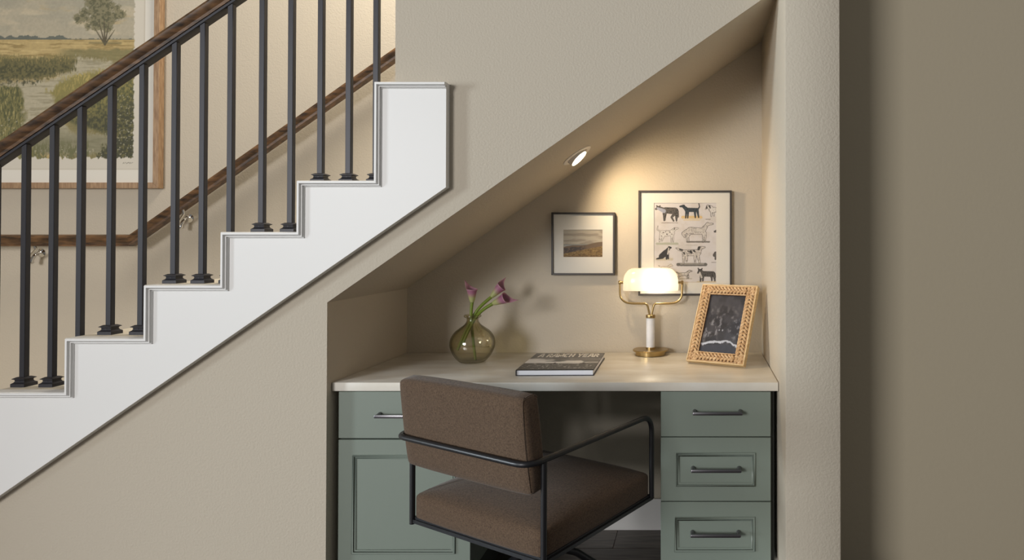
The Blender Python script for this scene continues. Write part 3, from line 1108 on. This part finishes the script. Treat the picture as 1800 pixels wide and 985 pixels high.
def lily(px_path, tip, label, open_dir, L, dy, lo):
    """px_path: measured pixels of the stem above the vase; tip: flower tip pixel"""
    pts = [at(x, y, vc.y + d) for x, y, d in px_path]
    base = thing('calla_lily', pts[0], label, 'flower', 'calla lilies in the vase')
    sp = smooth_path(pts, 6)
    nsp = len(sp)
    MB().tube(sp, [0.0055 + 0.0015 * (i / nsp) for i in range(nsp)], 10).build('stem', 'stem_green', base, smooth=True)
    # spathe: a rolled funnel opening along the axis, one long pointed lip
    a = pts[-1]
    tp = at(tip[0], tip[1], vc.y + dy)
    ax = (tp - a)
    ln = ax.length
    ax.normalize()
    od = Vector(open_dir)
    od = (od - ax * od.dot(ax)).normalized()
    sd = ax.cross(od).normalized()
    nu, nv = 28, 22
    vs, fs, cols = [], [], []
    for j in range(nv + 1):
        v = j / nv
        for i in range(nu + 1):
            u = -1 + 2 * i / nu            # around; 0 = back (the long lip), +-1 = front overlap
            ph = u * math.pi * 1.06
            reach = ln * (0.60 + 0.40 * math.exp(-abs(u) * 5.0))
            r = 0.0068 + L * 0.0150 * v ** 0.8
            flare = max(0, v - 0.7) / 0.3
            r += 0.0045 * flare ** 2 * (0.2 + abs(u))
            p = a - ax * 0.004 + ax * (reach * v) + (-od * math.cos(ph) + sd * math.sin(ph)) * r * (1 - 0.15 * abs(u))
            # lip curls back and tapers at the very tip
            if abs(u) < 0.45:
                k = (1 - abs(u) / 0.45) * max(0, v - 0.7) / 0.3
                p += od * (0.012 * k) + Vector(lo) * (0.022 * k * k)
            vs.append(p)
            g = min(1, max(0, (v - 0.34) / 0.4))
            edge = min(1, max(0, (v - 0.9) / 0.1))
            c0 = np.array((168, 172, 116.)) * (1 - g) + np.array((170, 122, 142.)) * g
            c0 = c0 * (1 - .5 * g * max(0, abs(u) - .2)) + np.array((120, 44, 92.)) * (.5 * g * max(0, abs(u) - .2))
            c0 = c0 * (1 - .4 * edge) + np.array((206, 176, 176.)) * .4 * edge
            cols.append(c0)
    for j in range(nv):
        for i in range(nu):
            q = j * (nu + 1) + i
            fs.append((q, q + 1, q + nu + 2, q + nu + 1))
    me = bpy.data.meshes.new('spathe')
    me.from_pydata([tuple(v) for v in vs], [], fs)
    ca = me.color_attributes.new('Ink', 'FLOAT_COLOR', 'POINT')
    cl = np.array(cols) / 255.0
    cl = np.where(cl <= 0.04045, cl / 12.92, ((cl + 0.055) / 1.055) ** 2.4)
    rg = np.ones((len(cl), 4), np.float32)
    rg[:, :3] = cl
    ca.data.foreach_set('color', rg.reshape(-1))
    me.materials.append(MATS['petal_ink'])
    me.polygons.foreach_set('use_smooth', [True] * len(me.polygons))
    ob = place(bpy.data.objects.new('spathe', me), base)
    sol = ob.modifiers.new('thickness', 'SOLIDIFY')
    sol.thickness = 0.0012
    MB().tube([a + ax * 0.012, a + ax * ln * 0.3, a + ax * ln * 0.48], [0.003, 0.0032, 0.0015], 8).build('spadix', 'spadix_yellow', base, smooth=True)


lily([(836, 634, 0.0), (832, 600, 0.01), (828.5, 565, 0.0), (828.5, 545, 0.0), (830, 530, 0.0)], (829, 493), 'upright calla lily with its tip curling left', (0.5, -0.3, 0.2), 1.0, 0.0, (-1.0, 0, 0.3))
lily([(804, 616, -0.01), (816, 588, 0.0), (829, 562, 0.008), (843, 541, 0.02), (865, 521, 0.04)], (893, 491), 'calla lily leaning right with raised dark purple throat', (0.7, -0.5, -0.4), 1.0, 0.05, (0, 0, 0.2))
lily([(812, 608, -0.03), (823, 583, -0.02), (836, 559, -0.008), (849, 545, -0.02), (868, 533, -0.03)], (905, 518), 'lowest calla lily, opening towards the right', (-0.2, -0.5, 0.8), 1.1, -0.04, (0.6, 0, -0.5))

# ------------------------------------------------------------------ book
bk_fl, bk_fr = atz(906.2, 661.5, CT), atz(1044, 660.5, CT)
bk_t = 0.0225
bl = atz(940.7, 621.6, CT + bk_t)
fl2 = Vector((bk_fl.x, bk_fl.y, 0))
ex = Vector((1, 0, 0))
ey = (Vector((bl.x, bl.y, 0)) - fl2)
BD = ey.length
BWD = (bk_fr - bk_fl).length
ang = math.atan2(-(ey.x), ey.y) * 0.6
BM = Matrix.Translation((bk_fl.x, bk_fl.y, CT)) @ Matrix.Rotation(ang, 4, 'Z')
bk = thing('book', (bk_fl.x + BWD / 2, bk_fl.y + BD / 2, CT), 'large hardcover book with black-and-white cover photo lying on the desk', 'book')
MB().box(0, BWD, 0, BD, 0.0002, 0.0027, BM).build('back_cover', 'book_black', bk, bevel=0.0006, seg=1)
MB().box(0, BWD, 0, BD, bk_t - 0.0025, bk_t, BM).build('front_cover', 'book_black', bk, bevel=0.0006, seg=1)
MB().box(0, 0.003, 0, BD, 0.0027, bk_t - 0.0025, BM).build('spine', 'book_black', bk)
MB().box(0.003, BWD - 0.004, 0.004, BD - 0.004, 0.0027, bk_t - 0.0025, BM).build('pages', 'page_white', bk)


def paint_cover(U, V):
    n1 = fbm(U * 5, V * 9, 61)
    n2 = fbm(U * 40, V * 30, 62)
    c = np.zeros(U.shape + (3,)) + np.array((84, 82, 81.))
    c = paint(c, (116, 113, 111), sm(.45, .65, n1))
    cl = sm(.50, .62, fbm(U * 3.2, V * 7, 63)) * sm(.30, .42, V) * sm(.76, .62, V)
    c = paint(c, (236, 233, 230), cl)
    c = paint(c, (232, 229, 226), sm(.02, -.02, capsule(U, V, .1, .5, .04, .32, .45, .05)) * .8)
    c = paint(c, (226, 223, 220), sm(.03, -.03, capsule(U, V, .5, .6, .03, .98, .58, .04)) * .7)
    hz = .64 - .02 * np.sin(U * 7) + .05 * (n1 - .5)
    g = sm(-.01, .02, V - hz)
    c = paint(c, (78, 76, 74), g)
    c = paint(c, (34, 34, 34), g * sm(.45, .6, n2))
    c = paint(c, (176, 173, 170), g * sm(.56, .68, n2))
    for x in (.41, .80):
        c = paint(c, (26, 26, 26), sm(.006, -.006, capsule(U, V, x - .025, .66, .022, x + .025, .66, .022)))
        c = paint(c, (26, 26, 26), sm(.006, -.006, capsule(U, V, x, .64, .016, x + .004, .61, .012)))
    c = paint(c, (22, 22, 22), sm(.93, 1.0, V) * sm(.4, .6, n2))
    return c


o_, ux_, uz_ = BM @ Vector((0.001, BD - 0.001, bk_t + 0.0003)), BM.to_3x3() @ Vector((BWD - 0.002, 0, 0)), BM.to_3x3() @ Vector((0, -(BD - 0.002), 0))
print_sheet('cover_photo', 'glossy_ink', bk, o_, ux_, uz_, 200, 160, paint_cover, (0, 0, 1, 1))
GL = {'A': [[(0, 0), (.34, 1)], [(.34, 1), (.66, 1)], [(.66, 1), (1, 0)], [(.2, .33), (.8, .33)]],
      'R': [[(.1, 0), (.1, 1)], [(.1, .92), (.75, .92)], [(.82, .85), (.82, .58)], [(.75, .5), (.1, .5)], [(.55, .48), (.9, 0)]],
      'N': [[(.1, 0), (.1, 1)], [(.12, 1), (.88, 0)], [(.9, 0), (.9, 1)]],
      'C': [[(.85, .92), (.25, .92)], [(.13, .82), (.13, .18)], [(.25, .08), (.85, .08)]],
      'H': [[(.1, 0), (.1, 1)], [(.9, 0), (.9, 1)], [(.1, .5), (.9, .5)]],
      'Y': [[(.05, 1), (.5, .48)], [(.95, 1), (.5, .48)], [(.5, .5), (.5, 0)]],
      'E': [[(.12, 0), (.12, 1)], [(.12, .92), (.9, .92)], [(.12, .5), (.8, .5)], [(.12, .08), (.9, .08)]]}
mb = MB()
cx = 0.026
lh, lwd, gap = 0.070, 0.0180, 0.0047
for ch in 'A RANCH YEAR':
    if ch == ' ':
        cx += 0.0105
        continue
    for (xa_, ya_), (xb_, yb_) in GL[ch]:
        p = Vector((cx + xa_ * lwd, BD - 0.090 + ya_ * lh, 0))
        q = Vector((cx + xb_ * lwd, BD - 0.090 + yb_ * lh, 0))
        d = (q - p).normalized()
        nrm = Vector((-d.y, d.x, 0)) * (0.0034 if abs(d.x) < .7 else 0.0072)
        z0, z1 = bk_t + 0.0004, bk_t + 0.0008
        vs = []
        for z in (z0, z1):
            for s in (p - nrm - d * .001, q - nrm + d * .001, q + nrm + d * .001, p + nrm - d * .001):
                vs.append(BM @ Vector((s.x, s.y, z)))
        mb.faces(vs, [(4, 5, 6, 7), (0, 1, 5, 4), (1, 2, 6, 5), (2, 3, 7, 6), (3, 0, 4, 7)])
    cx += lwd + gap
mb.build('title_lettering', 'letter_white', bk)

# ------------------------------------------------------------------ desk lamp
lb = atz(1143.5, 623.5, CT)
LB = Vector((lb.x, lb.y, CT))
k = (LB.y - CAM.y) / F_PX             # metres per pixel at the lamp
lm = thing('desk_lamp', LB, 'brass desk lamp with lit opal glass shade and white post', 'lamp')
def lz(py): return at(1143, py, LB.y).z
zdisc = lz(615)
MB().lathe([(0, 0.0005), (0.066, 0.0005), (0.066, zdisc - CT - 0.004), (0.0765, zdisc - CT - 0.003), (0.077, zdisc - CT + 0.001), (0.0755, zdisc - CT + 0.003), (0, zdisc - CT + 0.004)], LB, 56).build('base', 'brass', lm, smooth=True, angle=30)
zp0, zp1 = zdisc + 0.003, lz(559)
MB().lathe([(0, 0), (0.0205, 0), (0.0205, 0.008), (0.0195, 0.009), (0, 0.009)], (LB.x, LB.y, zp0), 32).build('collar', 'brass', lm, smooth=True, angle=30)
MB().lathe([(0, 0.009), (0.0188, 0.009), (0.0188, zp1 - zp0), (0, zp1 - zp0)], (LB.x, LB.y, zp0), 32).build('post', 'marble', lm, smooth=True, angle=30)
MB().lathe([(0, 0), (0.0205, 0), (0.0212, 0.004), (0.0205, 0.0125), (0.0195, 0.0135), (0, 0.0135)], (LB.x, LB.y, zp1), 32).build('collar', 'brass', lm, smooth=True, angle=30)
zt = zp1 + 0.012
zarm = lz(534)
zpiv = lz(497)
for s, xe in ((-1, 1089.5), (1, 1199)):
    xo = at(xe, 497, LB.y).x
    xi = LB.x + s * 0.006
    xm = LB.x + s * 0.022
    pts = [(xi, LB.y, zt), (xi + s * 0.001, LB.y, zt + 0.012), (LB.x + s * 0.017, LB.y, zarm - 0.004), (LB.x + s * 0.045, LB.y, zarm), (LB.x + s * 0.085, LB.y, zarm + 0.001), (xo - s * 0.022, LB.y, zarm + 0.008), (xo - s * 0.003, LB.y, zarm + 0.03), (xo, LB.y, zpiv - 0.02), (xo, LB.y, zpiv + 0.004)]
    a_ = MB().tube(smooth_path(pts, 6), 0.0045, 12).build('arm', 'brass', lm, smooth=True)
    Mx = Matrix.Rotation(math.pi / 2 * -s, 4, 'Y')
    MB().lathe([(0, -0.006), (0.007, -0.006), (0.009, -0.002), (0.009, 0.004), (0.006, 0.006), (0.006, 0.022), (0, 0.022)], (xo, LB.y, zpiv), 20, Mx).build('pivot_knob', 'brass', a_, smooth=True, angle=40)
# opal shade: a long domed trough, open below
sh_c = at(1144, 500, LB.y)
zb_, ztop = lz(510.5), lz(471.5)
hx_, hy_ = 48.5 * k, 0.052
H = ztop - zb_
def shade_surface(inset):
    vs, fs = [], []
    nr, na = 14, 56
    for j in range(nr + 1):
        t = j / nr
        if t < 0.5:
            # upright skirt to shoulder
            q = t / 0.5
            sc = 1 - 0.012 * q ** 2
            z = zb_ + H * 0.42 * q
            rx, ry = (hx_ - inset) * sc, (hy_ - inset) * sc
        else:
            a = (t - 0.5) / 0.5 * math.pi / 2
            sc = 0.988
            rx = (hx_ - inset) * sc - 0.046 * (1 - math.cos(a))
            ry = ((hy_ - inset) * sc) * max(0.02, math.cos(a) ** 0.8)
            z = zb_ + H * 0.42 + (H * 0.58 - inset) * math.sin(a)
        for i in range(na):
            th = 2 * math.pi * i / na
            ex_ = 0.62
            cx_ = math.copysign(abs(math.cos(th)) ** ex_, math.cos(th))
            sy_ = math.copysign(abs(math.sin(th)) ** ex_, math.sin(th))
            vs.append((sh_c.x + rx * cx_, LB.y + ry * sy_, z))
    for j in range(nr):
        for i in range(na):
            fs.append((j * na + i, j * na + (i + 1) % na, (j + 1) * na + (i + 1) % na, (j + 1) * na + i))
    fs.append(tuple(nr * na + i for i in range(na)))
    return vs, fs
mb = MB()
vs, fs = shade_surface(0)
mb.faces(vs, fs)
mb.build('shade', 'opal_glass', lm, smooth=True, angle=60)
bz = zb_ + H * 0.5
MB().tube([(sh_c.x - 0.005, LB.y, bz), (sh_c.x + 0.05, LB.y, bz)], 0.009, 12).build('bulb', 'lit_bulb', lm, smooth=True)
l = bpy.data.lights.new('lamp_glow', 'POINT')
l.energy = 0.62
l.color = (1.0, 0.86, 0.66)
l.shadow_soft_size = 0.012
lo = bpy.data.objects.new('lamp_glow', l)
C.objects.link(lo)
lo.location = (sh_c.x + 0.024, LB.y - 0.004, bz - 0.012)
lo.parent = None

# ------------------------------------------------------------------ woven photo frame
LIFT = 0.0128
BLc, BRc = atz(1205.5, 634, CT + LIFT), atz(1307, 643, CT + LIFT)
u_ = (BRc - BLc)
FWD = u_.length
u_.normalize()
nb = Vector((-u_.y, u_.x, 0))          # away from the viewer
FHT, lean = 0.341, math.radians(28.5)
v_ = (nb * math.sin(lean) + Vector((0, 0, 1)) * math.cos(lean)).normalized()
n_ = u_.cross(v_).normalized()          # towards the viewer
if n_.y > 0:
    n_ = -n_
thick = 0.016
org = Vector((BLc.x, BLc.y, CT + LIFT))
FM = Matrix.Translation(org) @ Matrix((u_, n_ * -1, v_)).transposed().to_4x4()   # local x right, y back, z up the face
wf = thing('photo_frame', org + u_ * FWD / 2, 'woven rattan photo frame leaning beside the lamp with a dark seascape', 'photo frame')
e = 0.005
for q in (((0, 0), (FWD, 0), (FWD - e, e), (e, e)), ((FWD, 0), (FWD, FHT), (FWD - e, FHT - e), (FWD - e, e)), ((FWD, FHT), (0, FHT), (e, FHT - e), (FWD - e, FHT - e)), ((0, FHT), (0, 0), (e, e), (e, FHT - e))):
    MB().prism(list(q), 0.0, 0.026, FM).build('wood_edge', 'pale_wood', wf, bevel=0.0008, seg=1)
bwid = 0.040
MB().box(e, FWD - e, 0.013, 0.018, e, FHT - e, FM).build('backing', 'pale_wood', wf)


def band(x0, z0, x1, z1, wdt):
    """braid: a bed with rows of overlapping slanted strands"""
    p, q = Vector((x0, 0, z0)), Vector((x1, 0, z1))
    d = (q - p)
    L = d.length
    d.normalize()
    s = Vector((-d.z, 0, d.x))
    mb = MB()
    hw = wdt / 2
    vs = []
    bed = MB()
    for yy in (0.0055, 0.013):
        for pt in (p - s * hw, q - s * hw, q + s * hw, p + s * hw):
            vs.append(FM @ Vector((pt.x, yy, pt.z)))
    bed.faces(vs, [(0, 1, 2, 3), (4, 7, 6, 5), (0, 4, 5, 1), (1, 5, 6, 2), (2, 6, 7, 3), (3, 7, 4, 0)])
    bed.build('band_core', 'dark_cane', wf)
    nst = int(L / 0.0150)
    for i in range(nst + 1):
        t = L * (i + 0.2) / (nst + 0.4)
        for side in (-1, 1):
            a = p + d * (t - 0.009) + s * (side * hw * 0.70)
            b = p + d * min(L, t + 0.011) - s * (side * hw * 0.08)
            jit = random.uniform(-.0005, .0005)
            pts = [a + Vector((0, 0.004, 0)), a * .6 + b * .4 + Vector((0, -0.0010 + jit, 0)), b + Vector((0, 0.0022, 0))]
            pts = [FM @ pp for pp in smooth_path(pts, 2)]
            mb.tube(pts, [0.0026, 0.0048, 0.0054, 0.0046, 0.0022], 6)
    # wrapped cords along both edges
    for sd, rr in ((0.86, 0.0034), (-0.86, 0.0034)):
        a = p + s * (sd * hw)
        nn = int(L / 0.007)
        pts = [FM @ (a + d * (L * i / nn) + Vector((0, 0.004, 0))) for i in range(nn + 1)]
        mb.tube(pts, [rr * (1 if i % 2 else 0.72) for i in range(nn + 1)], 6)
    o = mb.build('woven_band', 'rattan', wf, smooth=True, angle=50)
    o['kind'] = 'stuff'


c0 = e + bwid / 2
band(e + bwid, c0, FWD - e - bwid, c0, bwid)
band(e + bwid, FHT - c0, FWD - e - bwid, FHT - c0, bwid)
band(c0, e + bwid, c0, FHT - e - bwid, bwid)
band(FWD - c0, e + bwid, FWD - c0, FHT - e - bwid, bwid)
for cx_ in (c0, FWD - c0):
    for cz_ in (c0, FHT - c0):
        mb = MB()
        hw = bwid / 2
        mb.box(cx_ - hw, cx_ + hw, 0.004, 0.013, cz_ - hw, cz_ + hw, FM)
        for i in range(5):
            zz = cz_ - hw + bwid * (i + .5) / 5
            for j in range(2):
                xx0 = cx_ - hw + j * hw + 0.001
                if (i + j) % 2:
                    pts = [(xx0, 0.004, zz), (xx0 + hw * .5, 0.0005, zz), (xx0 + hw - 0.002, 0.004, zz)]
                else:
                    xc = xx0 + hw * .45
                    pts = [(xc, 0.004, zz - 0.005), (xc, 0.001, zz), (xc, 0.004, zz + 0.005)]
                mb.tube([FM @ Vector(p_) for p_ in pts], 0.0036, 6)
        o = mb.build('woven_corner', 'rattan', wf, smooth=True, angle=50)
        o['kind'] = 'stuff'


def paint_sea(U, V):
    n1 = fbm(U * 5, V * 7, 71)
    n2 = fbm(U * 14, V * 18, 72, 5)
    c = np.zeros(U.shape + (3,)) + np.array((72, 71, 77.))
    c = paint(c, (52, 51, 57), sm(.4, .65, n1))
    c = paint(c, (128, 124, 124), sm(.5, .72, n2) * sm(.12, .3, V) * sm(.6, .4, np.abs(U - .35)) * .6)
    c = paint(c, (150, 150, 156), sm(.58, .72, n2) * sm(.35, .5, V) * sm(.78, .7, V) * .6)
    c = paint(c, (60, 58, 62), sm(.05, -.05, capsule(U, V, .5, .7, .11, .6, .55, .05)))
    dd = V - (.86 - .05 * np.sin(U * 3.1) - .03 * np.exp(-((U - .72) / .12) ** 2) + .05 * (n2 - .5))
    c = paint(c, (206, 210, 220), sm(.022, .004, np.abs(dd) - .02 * n2 * n1))
    c = paint(c, (66, 68, 78), sm(.02, .06, dd))
    for x in (.43, .52):
        c = paint(c, (186, 188, 196), sm(.012, -.01, np.hypot(U - x, V - .61) - .015))
    c *= (0.92 + 0.16 * n2)[..., None]
    return c


ix0_, iz0_ = e + bwid - 0.002, e + bwid - 0.002
o_ = FM @ Vector((ix0_, 0.0115, FHT - iz0_))
print_sheet('photograph', 'printed_ink', wf, o_, u_ * (FWD - 2 * ix0_), v_ * -(FHT - 2 * iz0_), 130, 170, paint_sea, (0, 0, 1, 1))
MB().box(ix0_, FWD - ix0_, 0.008, 0.009, iz0_, FHT - iz0_, FM).build('glass', 'picture_glass', wf)
top = FM @ Vector((FWD * .5, 0.02, FHT * .62))
ft = Vector((top.x, top.y, CT)) + nb * 0.075
ft.y = min(ft.y, YB - 0.012)
MB().tube([top, (ft.x, ft.y, CT + 0.004)], 0.006, 4).build('easel_strut', 'pale_wood', wf)

# ------------------------------------------------------------------ office chair
phi = math.radians(30)
fwd = Vector((math.sin(phi), math.cos(phi), 0))
lft = Vector((-math.cos(phi), math.sin(phi), 0))
CW, CL = 0.56, 0.535
ZB, ZA = 0.385, 0.672
RR = Vector((-0.425, -0.46, 0))
ctr = RR + lft * (CW / 2) + fwd * (CL / 2)
ch = thing('desk_chair', ctr, 'brown linen upholstered swivel chair with black tubular armrests', 'chair')
CM = Matrix.Translation(ctr) @ Matrix((-lft, fwd, Vector((0, 0, 1)))).transposed().to_4x4()    # local x right, y forward
hw, hl = CW / 2, CL / 2


def cw(x, y, z): return CM @ Vector((x, y, z))


def seat_bulge(x, y, z):
    b = 0
    if z > 0:
        b = 0.030 * (1 - x ** 4) * (1 - y ** 4) * z
    s = 0.008 * (1 - z * z)
    return (s * x * (1 - y * y), s * y * (1 - x * x), b)


MB().rbox((hw - 0.006, hl - 0.001, 0.043), 0.017, CM @ Matrix.Translation((0, 0.0, 0.4295)), 12, seat_bulge).build('seat_cushion', 'brown_linen', ch, smooth=True, angle=180)
tb = math.radians(7)
BMx = CM @ Matrix.Translation((0, -hl - 0.019, 0.716)) @ Matrix.Rotation(tb, 4, 'X')


def back_bulge(x, y, z):
    return (0.004 * x * (1 - z * z), 0.007 * y * (1 - x ** 4) * (1 - z ** 4), 0.005 * z * (1 - x ** 4))


MB().rbox((hw - 0.014, 0.031, 0.138), 0.016, BMx, 12, back_bulge).build('backrest', 'brown_linen', ch, smooth=True, angle=180)
# piping seams
for s in (1,):
    mb = MB()
    sx = s * (hw - 0.026)
    pts = [BMx @ Vector((sx + s * 0.007, yy, zz)) for yy, zz in ((-0.028, -0.126), (-0.0335, 0), (-0.028, 0.126), (-0.016, 0.1395), (0.016, 0.1395), (0.028, 0.126))]
    mb.tube(smooth_path(pts, 4), 0.0016, 6)
    mb.build('seam_piping', 'brown_linen', ch, smooth=True)
tr_ = 0.0088
yb_ = -hl
# arm loop: band round the back, both arms, front posts, joined by the base rails
loop = [cw(-hw, hl, ZB), cw(-hw, hl, ZA), cw(-hw, yb_ - 0.062, ZA), cw(hw, yb_ - 0.062, ZA), cw(hw, hl, ZA), cw(hw, hl, ZB)]
MB().tube(bend(loop, [0, 0.06, 0.05, 0.05, 0.06, 0], 8), tr_, 12).build('arm_frame', 'black_steel', ch, smooth=True)
base = [cw(-hw, hl, ZB), cw(-hw, yb_, ZB), cw(hw, yb_, ZB), cw(hw, hl, ZB)]
MB().tube(base, tr_ * 0.9, 4, closed=True, square=True).build('seat_frame', 'black_steel', ch)
for s in (-1, 1):
    MB().tube([cw(s * hw, yb_, ZB - 0.01), cw(s * hw, yb_, ZA)], tr_, 12).build('rear_post', 'black_steel', ch, smooth=True)
MB().box(-0.12, 0.12, -0.12, 0.12, ZB - 0.02, ZB + 0.003, CM).build('seat_plate', 'black_steel', ch, bevel=0.002)
MB().box(-hw + 0.002, hw - 0.002, -hl + 0.002, hl - 0.002, ZB - 0.003, ZB + 0.012, CM).build('seat_pan', 'black_steel', ch)
MB().lathe([(0, 0.13), (0.03, 0.13), (0.03, 0.26), (0.02, 0.265), (0.02, ZB - 0.02), (0, ZB - 0.02)], ctr, 24).build('swivel_column', 'black_steel', ch, smooth=True, angle=40)
for k_ in range(4):
    a = math.radians(45 + 90 * k_) + math.radians(-12)
    dr = Vector((math.cos(a), math.sin(a), 0))
    lg = MB().tube([ctr + dr * 0.02 + Vector((0, 0, 0.262)), ctr + dr * 0.14 + Vector((0, 0, 0.205)), ctr + dr * 0.30 + Vector((0, 0, 0.075)), ctr + dr * 0.30 + Vector((0, 0, 0.05))], 0.0125, 12).build('leg', 'black_steel', ch, smooth=True)
    MB().lathe([(0, -0.012), (0.022, -0.012), (0.026, -0.008), (0.026, 0.008), (0.022, 0.012), (0, 0.012)], ctr + dr * 0.30 + Vector((0, 0, 0.0262)), 20, Matrix.Rotation(a, 4, 'Z') @ Matrix.Rotation(math.pi / 2, 4, 'X')).build('caster', 'rubber', lg, smooth=True, angle=40)
